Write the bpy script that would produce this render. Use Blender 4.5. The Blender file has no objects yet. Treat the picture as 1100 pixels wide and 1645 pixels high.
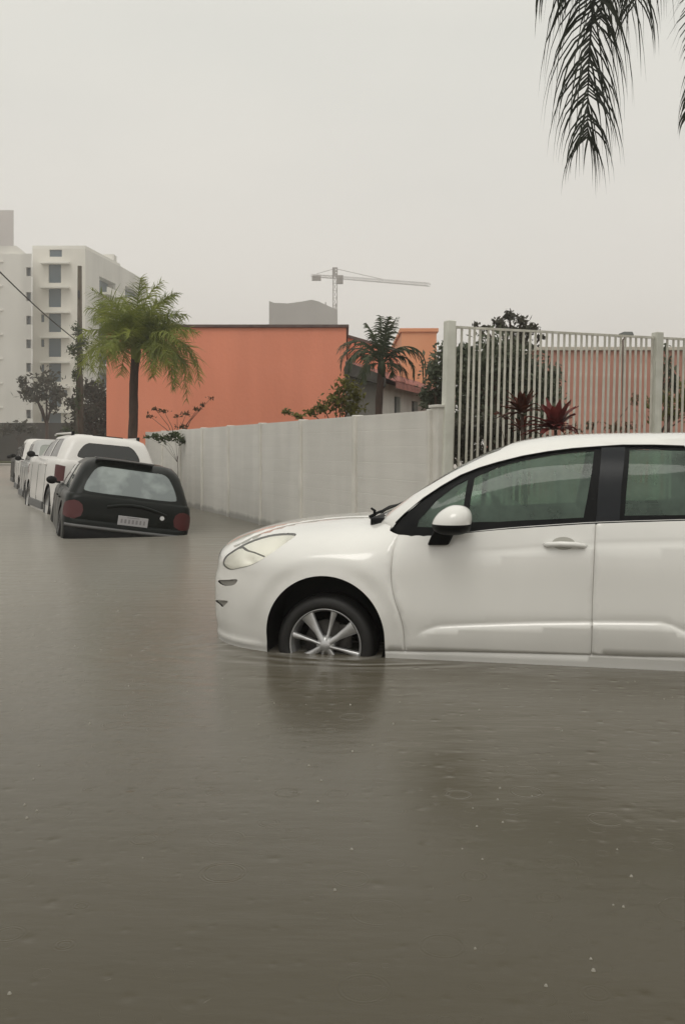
import bpy, bmesh, math, random
import numpy as np
from mathutils import Vector, Matrix
from mathutils.geometry import delaunay_2d_cdt
random.seed(7)
R = math.radians
C = bpy.context.scene.collection
SC = bpy.context.scene
F, HY, CX, EH = 1550.0, 719.0, 550.0, 1.2        # focal length in photo pixels, horizon row, centre column, eye height over the water

def at(px, py, Y):
    return Vector(((px - CX) / F * Y, Y, EH + (HY - py) / F * Y))

# ------------------------------------------------------------------ materials
def mat(name, col, rough=0.6, metal=0.0, var=0.0, scale=4.0, spec=0.5, coat=0.0, bump=0.0, bscale=30.0, col2=None, detail=5, coord='Object', stretch=(1, 1, 1), lo=0.35, hi=0.65, trans=0.0):
    m = bpy.data.materials.new(name); m.use_nodes = True
    nt = m.node_tree; b = nt.nodes['Principled BSDF']
    b.inputs['Base Color'].default_value = (*col, 1)
    b.inputs['Roughness'].default_value = rough
    b.inputs['Metallic'].default_value = metal
    b.inputs['Specular IOR Level'].default_value = spec
    b.inputs['Coat Weight'].default_value = coat
    b.inputs['Coat Roughness'].default_value = 0.06
    tc = nt.nodes.new('ShaderNodeTexCoord'); mp = nt.nodes.new('ShaderNodeMapping')
    mp.inputs['Scale'].default_value = stretch
    nt.links.new(tc.outputs[coord], mp.inputs['Vector'])
    if var or col2:
        n = nt.nodes.new('ShaderNodeTexNoise'); n.inputs['Scale'].default_value = scale; n.inputs['Detail'].default_value = detail
        nt.links.new(mp.outputs[0], n.inputs['Vector'])
        r = nt.nodes.new('ShaderNodeValToRGB')
        c2 = col2 if col2 else tuple(c * (1 - var) for c in col)
        c1 = col if col2 else tuple(min(1, c * (1 + var)) for c in col)
        r.color_ramp.elements[0].position = lo; r.color_ramp.elements[1].position = hi
        r.color_ramp.elements[0].color = (*c2, 1); r.color_ramp.elements[1].color = (*c1, 1)
        nt.links.new(n.outputs['Fac'], r.inputs['Fac']); nt.links.new(r.outputs['Color'], b.inputs['Base Color'])
    if bump:
        n2 = nt.nodes.new('ShaderNodeTexNoise'); n2.inputs['Scale'].default_value = bscale; n2.inputs['Detail'].default_value = 6
        nt.links.new(mp.outputs[0], n2.inputs['Vector'])
        bp = nt.nodes.new('ShaderNodeBump'); bp.inputs['Strength'].default_value = 1.0; bp.inputs['Distance'].default_value = bump
        nt.links.new(n2.outputs['Fac'], bp.inputs['Height']); nt.links.new(bp.outputs[0], b.inputs['Normal'])
    return m

def weather(m, amount=0.25, scale=(3, 3, 0.35), tide=None, coord='Object', lo=0.42, hi=0.62):
    """rain streaks running down, and a wet tide band just over the water"""
    nt = m.node_tree; b = nt.nodes['Principled BSDF']; lk = b.inputs['Base Color'].links
    src = lk[0].from_socket if lk else None
    tc = nt.nodes.new('ShaderNodeTexCoord'); mp = nt.nodes.new('ShaderNodeMapping'); mp.inputs['Scale'].default_value = scale; nt.links.new(tc.outputs[coord], mp.inputs[0])
    n = nt.nodes.new('ShaderNodeTexNoise'); n.inputs['Scale'].default_value = 1.0; n.inputs['Detail'].default_value = 8; nt.links.new(mp.outputs[0], n.inputs['Vector'])
    mr = nt.nodes.new('ShaderNodeMapRange'); mr.inputs['From Min'].default_value = lo; mr.inputs['From Max'].default_value = hi; mr.inputs['To Min'].default_value = 1 - amount; mr.inputs['To Max'].default_value = 1.0
    nt.links.new(n.outputs['Fac'], mr.inputs['Value']); f = mr.outputs[0]
    if tide:
        g = nt.nodes.new('ShaderNodeNewGeometry'); sx = nt.nodes.new('ShaderNodeSeparateXYZ'); nt.links.new(g.outputs['Position'], sx.inputs[0])
        wob = nt.nodes.new('ShaderNodeMath'); wob.operation = 'MULTIPLY_ADD'; wob.inputs[1].default_value = tide[2] if len(tide) > 2 else 0.12; nt.links.new(n.outputs['Fac'], wob.inputs[0]); nt.links.new(sx.outputs['Z'], wob.inputs[2])
        m2 = nt.nodes.new('ShaderNodeMapRange'); m2.inputs['From Min'].default_value = tide[0]; m2.inputs['From Max'].default_value = tide[0] + 0.06; m2.inputs['To Min'].default_value = tide[1]; m2.inputs['To Max'].default_value = 1.0
        nt.links.new(wob.outputs[0], m2.inputs['Value']); mm = nt.nodes.new('ShaderNodeMath'); mm.operation = 'MULTIPLY'; nt.links.new(f, mm.inputs[0]); nt.links.new(m2.outputs[0], mm.inputs[1]); f = mm.outputs[0]
    hs = nt.nodes.new('ShaderNodeMix'); hs.data_type = 'RGBA'; hs.blend_type = 'MULTIPLY'; hs.inputs['Factor'].default_value = 1.0
    if src: nt.links.new(src, hs.inputs['A'])
    else: hs.inputs['A'].default_value = b.inputs['Base Color'].default_value
    nt.links.new(f, hs.inputs['B']); nt.links.new(hs.outputs['Result'], b.inputs['Base Color'])
    return m

def misted_glass(name, tint, mist, k):
    m = glass_mat(name, tint, 1.0, 1.36); nt = m.node_tree
    mx = [n for n in nt.nodes if n.type == 'MIX_SHADER'][0]; t = [n for n in nt.nodes if n.type == 'BSDF_TRANSPARENT'][0]
    d = nt.nodes.new('ShaderNodeBsdfDiffuse'); d.inputs['Color'].default_value = (*mist, 1); tl = nt.nodes.new('ShaderNodeBsdfTranslucent'); tl.inputs['Color'].default_value = (*mist, 1)
    a = nt.nodes.new('ShaderNodeMixShader'); a.inputs[0].default_value = 0.5; nt.links.new(d.outputs[0], a.inputs[1]); nt.links.new(tl.outputs[0], a.inputs[2])
    tc = nt.nodes.new('ShaderNodeTexCoord'); n = nt.nodes.new('ShaderNodeTexNoise'); n.inputs['Scale'].default_value = 5; n.inputs['Detail'].default_value = 4; nt.links.new(tc.outputs['Object'], n.inputs['Vector'])
    mr = nt.nodes.new('ShaderNodeMapRange'); mr.inputs['From Min'].default_value = 0.35; mr.inputs['From Max'].default_value = 0.65; mr.inputs['To Min'].default_value = k * 0.6; mr.inputs['To Max'].default_value = k * 1.25; nt.links.new(n.outputs['Fac'], mr.inputs['Value'])
    c = nt.nodes.new('ShaderNodeMixShader'); nt.links.new(mr.outputs[0], c.inputs[0]); nt.links.new(t.outputs[0], c.inputs[1]); nt.links.new(a.outputs[0], c.inputs[2]); nt.links.new(c.outputs[0], mx.inputs[1])
    return m

def glass_mat(name, tint, refl=1.0, ior=1.45):
    m = bpy.data.materials.new(name); m.use_nodes = True
    nt = m.node_tree; nt.nodes.clear()
    o = nt.nodes.new('ShaderNodeOutputMaterial'); t = nt.nodes.new('ShaderNodeBsdfTransparent'); g = nt.nodes.new('ShaderNodeBsdfGlossy')
    fr = nt.nodes.new('ShaderNodeFresnel'); fr.inputs['IOR'].default_value = ior
    mx = nt.nodes.new('ShaderNodeMixShader')
    t.inputs['Color'].default_value = (*tint, 1); g.inputs['Roughness'].default_value = 0.03
    g.inputs['Color'].default_value = (refl, refl, refl, 1)
    nt.links.new(fr.outputs[0], mx.inputs[0]); nt.links.new(t.outputs[0], mx.inputs[1]); nt.links.new(g.outputs[0], mx.inputs[2])
    nt.links.new(mx.outputs[0], o.inputs['Surface'])
    return m

def leaf_mat(name, c1, c2, rough=0.55, scale=3.0):
    m = mat(name, c1, rough, col2=c2, scale=scale, detail=3, spec=0.3, lo=0.3, hi=0.7)
    nt = m.node_tree; b = nt.nodes['Principled BSDF']
    out = [n for n in nt.nodes if n.type == 'OUTPUT_MATERIAL'][0]
    tr = nt.nodes.new('ShaderNodeBsdfTranslucent'); mx = nt.nodes.new('ShaderNodeMixShader'); mx.inputs[0].default_value = 0.3
    rp = [n for n in nt.nodes if n.type == 'VALTORGB'][0]
    nt.links.new(rp.outputs[0], tr.inputs['Color'])
    nt.links.new(b.outputs[0], mx.inputs[1]); nt.links.new(tr.outputs[0], mx.inputs[2]); nt.links.new(mx.outputs[0], out.inputs['Surface'])
    return m

# ------------------------------------------------------------------ objects
def tag(o, label=None, cat=None, group=None, kind=None):
    if label: o['label'] = label
    if cat: o['category'] = cat
    if group: o['group'] = group
    if kind: o['kind'] = kind
    return o

def empty(name, loc, rz=0.0, label=None, cat=None, group=None, rx=0.0, ry=0.0):
    o = bpy.data.objects.new(name, None); C.objects.link(o)
    o.location = loc; o.rotation_mode = 'XYZ'; o.rotation_euler = (rx, ry, rz); o.empty_display_size = 0.2
    return tag(o, label, cat, group)

def mk(name, verts, faces, m, parent=None, smooth=False, mats=None, fm=None):
    me = bpy.data.meshes.new(name); me.from_pydata([tuple(v) for v in verts], [], [tuple(f) for f in faces])
    if mats:
        for x in mats: me.materials.append(x)
        if fm: me.polygons.foreach_set('material_index', fm)
    else: me.materials.append(m)
    if smooth: me.polygons.foreach_set('use_smooth', [True] * len(me.polygons))
    me.update()
    o = bpy.data.objects.new(name, me); C.objects.link(o)
    if parent: o.parent = parent
    return o

def weld(o, d=2e-4):
    bm = bmesh.new(); bm.from_mesh(o.data); bmesh.ops.remove_doubles(bm, verts=bm.verts, dist=d); bm.to_mesh(o.data); bm.free(); o.data.update(); return o

class MB:
    def __init__(s): s.v = []; s.f = []
    def add(s, vs, fs):
        n = len(s.v); s.v += [tuple(v) for v in vs]; s.f += [tuple(i + n for i in f) for f in fs]
    def box(s, c, d, rz=0.0, M=None, taper=1.0):
        x, y, z = d[0] / 2, d[1] / 2, d[2] / 2
        vs = []
        for k, (sx, sy, sz) in enumerate([(-1,-1,-1),(1,-1,-1),(1,1,-1),(-1,1,-1),(-1,-1,1),(1,-1,1),(1,1,1),(-1,1,1)]):
            t = taper if sz > 0 else 1
            p = Vector((sx * x * t, sy * y * t, sz * z))
            if M: p = M @ p
            if rz: p = Matrix.Rotation(rz, 3, 'Z') @ p
            vs.append(p + Vector(c))
        s.add(vs, [(0,3,2,1),(4,5,6,7),(0,1,5,4),(1,2,6,5),(2,3,7,6),(3,0,4,7)])
    def tube(s, pts, rad, n=8, cap=True):
        pts = [Vector(p) for p in pts]
        if not hasattr(rad, '__len__'): rad = [rad] * len(pts)
        base = len(s.v); up = None
        for i, p in enumerate(pts):
            d = (pts[min(i + 1, len(pts) - 1)] - pts[max(i - 1, 0)])
            if d.length < 1e-9: d = Vector((0, 0, 1))
            d.normalize()
            if up is None:
                up = d.cross(Vector((0, 0, 1)) if abs(d.z) < 0.9 else Vector((1, 0, 0))).normalized()
            up = (up - d * up.dot(d)).normalized(); w = d.cross(up)
            for k in range(n):
                a = 2 * math.pi * k / n
                s.v.append(tuple(p + (up * math.cos(a) + w * math.sin(a)) * rad[i]))
        for i in range(len(pts) - 1):
            for k in range(n):
                a = base + i * n + k; b = base + i * n + (k + 1) % n
                s.f.append((a, b, b + n, a + n))
        if cap:
            s.f.append(tuple(base + k for k in reversed(range(n)))); s.f.append(tuple(base + (len(pts) - 1) * n + k for k in range(n)))
    def lathe(s, prof, n=48, axis='Y', c=(0, 0, 0)):
        base = len(s.v)
        for (r, h) in prof:
            for k in range(n):
                a = 2 * math.pi * k / n
                p = (r * math.cos(a), h, r * math.sin(a)) if axis == 'Y' else (r * math.cos(a), r * math.sin(a), h)
                s.v.append((p[0] + c[0], p[1] + c[1], p[2] + c[2]))
        for i in range(len(prof) - 1):
            for k in range(n):
                a = base + i * n + k; b = base + i * n + (k + 1) % n
                s.f.append((a, b, b + n, a + n))
    def build(s, name, m, parent=None, smooth=False, bevel=0.0, sub=0):
        o = mk(name, s.v, s.f, m, parent, smooth)
        if bevel:
            md = o.modifiers.new('b', 'BEVEL'); md.width = bevel; md.segments = 2; md.limit_method = 'ANGLE'
        if sub:
            md = o.modifiers.new('s', 'SUBSURF'); md.levels = sub; md.render_levels = sub
        return o

def pchip(xs, ys):
    xs = np.array(xs, float); ys = np.array(ys, float)
    h = np.diff(xs); d = np.diff(ys) / h; m = np.zeros(len(xs)); m[0] = d[0]; m[-1] = d[-1]
    for i in range(1, len(xs) - 1):
        if d[i - 1] * d[i] > 0:
            w1 = 2 * h[i] + h[i - 1]; w2 = h[i] + 2 * h[i - 1]
            m[i] = (w1 + w2) / (w1 / d[i - 1] + w2 / d[i])
    def f(x):
        x = min(max(x, xs[0]), xs[-1]); i = min(int(np.searchsorted(xs, x, 'right')) - 1, len(xs) - 2); i = max(i, 0)
        t = (x - xs[i]) / h[i]; t2 = t * t; t3 = t2 * t
        return float((2*t3 - 3*t2 + 1) * ys[i] + (t3 - 2*t2 + t) * h[i] * m[i] + (-2*t3 + 3*t2) * ys[i+1] + (t3 - t2) * h[i] * m[i+1])
    return f

def se(b, P):            # superellipse quadrant, b in 0..2 -> (first axis 0..1 rising, second 1..0 falling)
    q1 = 2 ** (-1.0 / P)
    if b <= 1:
        q = max(0, b) * q1; return q, (1 - q ** P) ** (1 / P)
    w = q1 * max(0.0, 2 - b); return (1 - w ** P) ** (1 / P), w
def se_inv(q, P):
    q1 = 2 ** (-1.0 / P); q = min(max(q, 0), 1)
    return q / q1 if q <= q1 else 2 - (1 - q ** P) ** (1 / P) / q1

def inside(poly, x, y):
    c = False; n = len(poly); j = n - 1
    for i in range(n):
        xi, yi = poly[i]; xj, yj = poly[j]
        if (yi > y) != (yj > y) and x < (xj - xi) * (y - yi) / (yj - yi + 1e-15) + xi: c = not c
        j = i
    return c
def resample(pl, step, closed=False):
    pts = list(pl) + ([pl[0]] if closed else []); out = []
    for i in range(len(pts) - 1):
        a, b = pts[i], pts[i + 1]; d = math.hypot(b[0] - a[0], b[1] - a[1]); n = max(1, int(math.ceil(d / step)))
        for k in range(n): out.append((a[0] + (b[0] - a[0]) * k / n, a[1] + (b[1] - a[1]) * k / n))
    if not closed: out.append(pts[-1])
    return out
def smooth_line(pl, n=4, closed=False):          # Catmull-Rom
    P = list(pl); N = len(P); out = []
    g = (lambda i: P[i % N]) if closed else (lambda i: P[min(max(i, 0), N - 1)])
    for i in range(N if closed else N - 1):
        p0, p1, p2, p3 = g(i - 1), g(i), g(i + 1), g(i + 2)
        for k in range(n):
            t = k / n
            out.append(tuple(0.5 * (2 * p1[j] + (p2[j] - p0[j]) * t + (2*p0[j] - 5*p1[j] + 4*p2[j] - p3[j]) * t*t + (3*p1[j] - p0[j] - 3*p2[j] + p3[j]) * t**3) for j in (0, 1)))
    if not closed: out.append(tuple(P[-1]))
    return out
def offset(pl, d, closed=False):
    out = []; n = len(pl)
    for i in range(n):
        a = pl[(i - 1) % n] if closed else pl[max(i - 1, 0)]; b = pl[(i + 1) % n] if closed else pl[min(i + 1, n - 1)]
        dx, dy = b[0] - a[0], b[1] - a[1]; L = math.hypot(dx, dy) or 1
        out.append((pl[i][0] - dy / L * d, pl[i][1] + dx / L * d))
    return out
def seg_dist(P, A, B):
    d = B - A; L2 = (d ** 2).sum(1) + 1e-18
    best = np.full(len(P), 1e9)
    for a, dd, l2 in zip(A, d, L2):
        t = np.clip(((P - a) @ dd) / l2, 0, 1); q = a + t[:, None] * dd
        best = np.minimum(best, np.hypot(P[:, 0] - q[:, 0], P[:, 1] - q[:, 1]))
    return best

def cut_surface(bound, step, lines, panels, grooves=(), default='body', gw=0.004, gd=0.012):
    """Triangulates a 2-D domain; lines = [(polyline, closed)], panels = [(key, polygon)]; returns verts2d, groove depth, {key: tris}."""
    V = []; E = []
    def addline(pl, closed):
        n0 = len(V); V.extend(pl)
        for i in range(len(pl) - 1): E.append((n0 + i, n0 + i + 1))
        if closed: E.append((n0 + len(pl) - 1, n0))
    bd = resample(bound, step, True); allseg = []
    ls = [(bd, True)]
    for pl, cl in lines: ls.append((resample(pl, step * 0.8, cl), cl))
    gl = []
    for pl, cl in grooves:
        r = resample(pl, step * 0.8, cl); ls.append((r, cl)); gl.append((r, cl))
        for s in (-1, 1): ls.append((offset(r, gw * s, cl), cl))
    for pl, cl in ls:
        addline(pl, cl)
        q = pl + ([pl[0]] if cl else []); allseg += list(zip(q[:-1], q[1:]))
    A = np.array([s[0] for s in allseg]); B = np.array([s[1] for s in allseg])
    xs = [p[0] for p in bound]; ys = [p[1] for p in bound]
    G = []
    nx = int((max(xs) - min(xs)) / step) + 1; ny = int((max(ys) - min(ys)) / step) + 1
    for i in range(nx + 1):
        for j in range(ny + 1):
            x = min(xs) + (i + 0.5 * (j % 2)) * step; y = min(ys) + j * step
            if inside(bound, x, y): G.append((x, y))
    G = np.array(G); d = seg_dist(G, A, B); G = G[d > step * 0.35]
    V2 = [Vector(p) for p in V] + [Vector(p) for p in G.tolist()]
    ov, oe, of, _, _, _ = delaunay_2d_cdt(V2, E, [], 0, 1e-6)
    ov = [(v.x, v.y) for v in ov]
    gdep = np.zeros(len(ov))
    if gl:
        sa = [];
        for pl, cl in gl:
            q = pl + ([pl[0]] if cl else []); sa += list(zip(q[:-1], q[1:]))
        dd = seg_dist(np.array(ov), np.array([s[0] for s in sa]), np.array([s[1] for s in sa]))
        gdep = gd * np.clip(1 - dd / gw, 0, 1)
    out = {}
    for f in of:
        cx = sum(ov[i][0] for i in f) / 3; cy = sum(ov[i][1] for i in f) / 3
        if not inside(bound, cx, cy): continue
        key = default
        for k, pg in panels:
            if inside(pg, cx, cy): key = k; break
        out.setdefault(key, []).append(tuple(f))
    return ov, gdep, out

def panel_mesh(ov, gdep, tris, pos, mirror=False, off=0.0):
    """pos(a, b) -> 3-D point; a small normal is taken by finite differences for grooves and offsets."""
    ids = sorted({i for t in tris for i in t}); mp = {i: k for k, i in enumerate(ids)}
    vs = []
    for i in ids:
        a, b = ov[i]; p = Vector(pos(a, b)); d = off - gdep[i]
        if d:
            e = 1e-3
            n = (Vector(pos(a + e, b)) - Vector(pos(a - e, b))).cross(Vector(pos(a, b + e)) - Vector(pos(a, b - e)))
            if n.length > 1e-12: p = p + n.normalized() * d
        if mirror: p = Vector((p.x, -p.y, p.z))
        vs.append(p)
    fs = [tuple(mp[i] for i in (t if not mirror else reversed(t))) for t in tris]
    return vs, fs
# ------------------------------------------------------------------ palette
M = {}
M['white_paint'] = mat('white_paint', (0.79, 0.78, 0.745), 0.22, coat=0.9, var=0.02, scale=1.5)
M['white_paint2'] = mat('suv_white', (0.72, 0.70, 0.67), 0.35, coat=0.4, var=0.02, scale=1.5)
M['silver_paint'] = mat('silver_paint', (0.42, 0.42, 0.41), 0.35, metal=0.3, coat=0.4, var=0.03)
M['black_paint'] = mat('black_green_paint', (0.004, 0.006, 0.005), 0.3, spec=0.15, coat=0.03)
M['vent'] = mat('bumper_vent_grey', (0.26, 0.25, 0.225), 0.5)
M['recess_shade'] = mat('handle_recess_shade', (0.40, 0.39, 0.35), 0.4)  # darker than the body paint to stand for shade behind the handle
M['trim'] = mat('black_trim', (0.006, 0.0065, 0.007), 0.5, spec=0.12)
M['pillar'] = mat('gloss_pillar', (0.012, 0.014, 0.017), 0.3, spec=0.2)
M['rubber'] = mat('rubber', (0.009, 0.0085, 0.008), 0.55, var=0.2, scale=20)
M['well'] = mat('wheel_well', (0.008, 0.008, 0.008), 0.8)
M['alloy'] = mat('alloy', (0.50, 0.50, 0.50), 0.32, metal=0.75, var=0.08, scale=12)
M['dark_alloy'] = mat('brake_metal', (0.06, 0.055, 0.05), 0.6, metal=0.4, var=0.3, scale=15)
M['chrome'] = mat('chrome', (0.7, 0.7, 0.68), 0.15, metal=1.0)
M['reflector'] = mat('lamp_reflector', (0.96, 0.945, 0.88), 0.30, metal=0.1)
M['lamp_grey'] = mat('lamp_housing', (0.09, 0.088, 0.08), 0.4)
M['interior'] = mat('interior', (0.03, 0.031, 0.03), 0.8, var=0.2)
M['liner'] = mat('roof_liner', (0.28, 0.28, 0.26), 0.9)
M['seat'] = mat('seat_fabric', (0.10, 0.105, 0.10), 0.9, var=0.25, scale=25)
M['glass'] = misted_glass('green_misted_glass', (0.55, 0.72, 0.60), (0.21, 0.30, 0.24), 0.55)
M['windscreen'] = glass_mat('windscreen_glass', (0.7, 0.78, 0.74), 0.9, 1.5)
M['lens'] = glass_mat('lamp_lens', (0.98, 0.98, 0.96), 0.9, 1.45)
M['dark_glass'] = mat('tinted_glass', (0.012, 0.013, 0.013), 0.06, spec=0.6)
M['rear_glass'] = mat('wagon_rear_glass', (0.25, 0.29, 0.28), 0.05, spec=0.7, coat=0.4, col2=(0.14, 0.165, 0.165), scale=2.6, detail=3, lo=0.42, hi=0.58)
M['red_lamp'] = mat('red_lamp', (0.075, 0.007, 0.008), 0.3, coat=0.1)
M['dred_lamp'] = mat('dark_red_lamp', (0.09, 0.012, 0.010), 0.25, coat=0.4)
M['grey_plastic'] = mat('grey_bumper', (0.10, 0.10, 0.10), 0.5)
M['plate'] = mat('plate_grey', (0.42, 0.41, 0.42), 0.4)
M['plate_ink'] = mat('plate_ink', (0.24, 0.23, 0.235), 0.6)
M['wall_paint'] = mat('white_wall_panel', (0.71, 0.69, 0.645), 0.8, col2=(0.66, 0.64, 0.595), scale=1.6, detail=8, bump=0.001, bscale=14, stretch=(0.6, 0.6, 5.5), coord='Object', lo=0.3, hi=0.7)
M['wall_post'] = mat('white_wall_post', (0.76, 0.735, 0.68), 0.8, col2=(0.66, 0.64, 0.58), scale=4, bump=0.002)
M['fence_white'] = mat('fence_paint', (0.76, 0.76, 0.68), 0.5, col2=(0.64, 0.64, 0.56), scale=5)
M['bar_white'] = mat('bar_paint', (0.72, 0.70, 0.62), 0.5, col2=(0.56, 0.54, 0.46), scale=6)
M['orange'] = mat('orange_stucco', (0.88, 0.325, 0.205), 0.9, col2=(0.83, 0.295, 0.18), scale=0.5, detail=9, bump=0.01, bscale=8, lo=0.25, hi=0.75)
M['orange2'] = mat('orange_stucco_far', (0.80, 0.38, 0.21), 0.9, col2=(0.74, 0.32, 0.17), scale=0.6, detail=8)
M['pink'] = mat('pink_stucco', (0.56, 0.28, 0.215), 0.9, col2=(0.48, 0.235, 0.18), scale=0.6, detail=8, bump=0.008, bscale=8)
M['coping'] = mat('dark_coping', (0.11, 0.075, 0.065), 0.8, var=0.2)
M['pale_coping'] = mat('pale_coping', (0.55, 0.50, 0.42), 0.8, var=0.1)
M['house_white'] = mat('house_white', (0.68, 0.68, 0.63), 0.85, col2=(0.56, 0.55, 0.51), scale=1.5)
M['house_shaded'] = mat('house_shaded', (0.20, 0.19, 0.17), 0.9, col2=(0.155, 0.145, 0.13), scale=1.2)  # gable tone of the white house with shade painted in
M['roof_dark'] = mat('roof_dark', (0.075, 0.07, 0.062), 0.9, var=0.2, scale=6)
M['roof_red'] = mat('roof_red', (0.36, 0.14, 0.11), 0.85, col2=(0.25, 0.10, 0.085), scale=5)
M['window_dark'] = mat('window_dark', (0.05, 0.06, 0.07), 0.2, spec=0.5)
M['apt'] = mat('apartment_render', (0.84, 0.81, 0.74), 0.9, col2=(0.76, 0.735, 0.665), scale=0.15, detail=7)
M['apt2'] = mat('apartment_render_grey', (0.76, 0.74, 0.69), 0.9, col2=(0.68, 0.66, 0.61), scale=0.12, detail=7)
M['apt_slab'] = mat('apartment_slab', (0.84, 0.82, 0.76), 0.9)
M['apt_glass'] = mat('apartment_glass', (0.10, 0.14, 0.17), 0.25)
M['tower'] = mat('tower_render', (0.55, 0.51, 0.49), 0.9, var=0.05, scale=0.2)
M['concrete'] = mat('raw_concrete', (0.37, 0.35, 0.33), 0.9, var=0.08, scale=0.1)
M['crane'] = mat('crane_paint', (0.30, 0.27, 0.25), 0.7)
M['dark_wall'] = mat('dark_boundary', (0.055, 0.05, 0.043), 0.9, col2=(0.038, 0.035, 0.03), scale=0.4)
M['trunk'] = mat('bark', (0.085, 0.052, 0.038), 0.95, col2=(0.05, 0.032, 0.024), scale=8, bump=0.01, bscale=25, stretch=(1, 1, 0.4))
M['pole'] = mat('pole_wood', (0.085, 0.070, 0.050), 0.9, var=0.25, scale=4, stretch=(3, 3, 0.5))
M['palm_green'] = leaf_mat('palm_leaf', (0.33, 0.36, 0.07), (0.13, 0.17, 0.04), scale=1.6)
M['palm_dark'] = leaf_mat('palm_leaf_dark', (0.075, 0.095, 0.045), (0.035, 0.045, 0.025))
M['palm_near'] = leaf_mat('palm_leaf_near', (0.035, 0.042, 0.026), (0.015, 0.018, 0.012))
M['leaf_dark'] = leaf_mat('tree_leaf_dark', (0.14, 0.16, 0.10), (0.060, 0.072, 0.048), scale=1.2)
M['leaf_brown'] = leaf_mat('tree_leaf_brown', (0.085, 0.080, 0.055), (0.045, 0.043, 0.032), scale=0.6)
M['leaf_yellow'] = leaf_mat('shrub_leaf_yellow', (0.17, 0.155, 0.03), (0.075, 0.08, 0.022), scale=5)
M['leaf_rust'] = leaf_mat('twig_leaf_rust', (0.15, 0.085, 0.032), (0.08, 0.055, 0.03), scale=5)
M['leaf_green'] = leaf_mat('vine_leaf', (0.07, 0.10, 0.035), (0.04, 0.055, 0.025), scale=5)
M['red_leaf'] = leaf_mat('cordyline_leaf', (0.20, 0.035, 0.03), (0.09, 0.018, 0.018), scale=6)
M['red_leaf_dark'] = leaf_mat('cordyline_leaf_dark', (0.13, 0.035, 0.018), (0.05, 0.018, 0.012), scale=6)
M['cable'] = mat('cable', (0.03, 0.03, 0.03), 0.7)
M['asphalt'] = mat('asphalt', (0.05, 0.05, 0.048), 0.9, var=0.2, scale=2)
M['grass'] = mat('grass_verge', (0.08, 0.085, 0.035), 0.95, var=0.3, scale=1.5)
M['pavement'] = mat('pavement_concrete', (0.35, 0.33, 0.30), 0.9, var=0.1)
M['lamp_head'] = mat('street_lamp_grey', (0.10, 0.11, 0.10), 0.6)
M['pale_pole'] = mat('pale_lamp_pole', (0.40, 0.33, 0.29), 0.7)
weather(M['wall_paint'], 0.07, (2.2, 2.2, 0.5), (0.14, 0.62, 0.16))
weather(M['wall_post'], 0.14, (6, 6, 0.8), (0.14, 0.65, 0.16))
weather(M['orange'], 0.08, (0.9, 0.9, 0.10))
weather(M['pink'], 0.18, (1.2, 1.2, 0.12))
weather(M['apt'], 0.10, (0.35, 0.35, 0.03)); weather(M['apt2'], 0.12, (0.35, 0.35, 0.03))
weather(M['house_white'], 0.2, (2, 2, 0.3)); weather(M['white_paint'], 0.05, (2.5, 2.5, 0.8), (0.05, 0.85, 0.05))
weather(M['bar_white'], 0.2, (6, 6, 1.2)); weather(M['fence_white'], 0.15, (6, 6, 0.8))
# ------------------------------------------------------------------ the white hatchback in front
TH = R(12); HA = (math.cos(TH), -math.sin(TH)); HN = (-math.sin(TH), -math.cos(TH))
HO = (-0.101 - 0.80 * HN[0], 5.59 - 0.80 * HN[1])
HLo = lambda z: pchip([-0.35, 0.0, 0.06, 0.15, 0.36, 0.45], [0.80, 0.865, 0.865, 0.878, 0.878, 0.858])(min(max(z, -0.35), 0.45))
ZS = 0.45; U0 = -0.10; UR = 2.65; LR = 0.55
_zc = pchip([-0.858, -0.82, -0.74, -0.64, -0.48, -0.25, 0.0, 0.20, 0.38, 0.60, 3.2], [0.47, 0.55, 0.615, 0.655, 0.70, 0.735, 0.758, 0.772, 0.84, 1.10, 1.15])
_wm = pchip([-0.4, 0.0, 0.12, 0.28, 0.45], [0.79, 0.812, 0.835, 0.852, 0.850])
PH = 2.7; QP = (2.4, 2.2)
def nose(t):
    t = min(max(t, 0), 1); return (1 - t ** QP[0]) ** (1 / QP[1])
crease_hi = []; crease_lo = []   # filled below in (u, z)
def lerp_line(L, u):
    if not L or u < L[0][0] or u > L[-1][0]: return None
    for i in range(len(L) - 1):
        if L[i][0] <= u <= L[i + 1][0]:
            t = (u - L[i][0]) / (L[i + 1][0] - L[i][0] + 1e-12); return L[i][1] + (L[i + 1][1] - L[i][1]) * t
def sm(x): x = min(max(x, 0), 1); return x * x * (3 - 2 * x)
ARC = (0.005, 0.112, 0.352)     # wheel arch: u, z, radius
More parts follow.
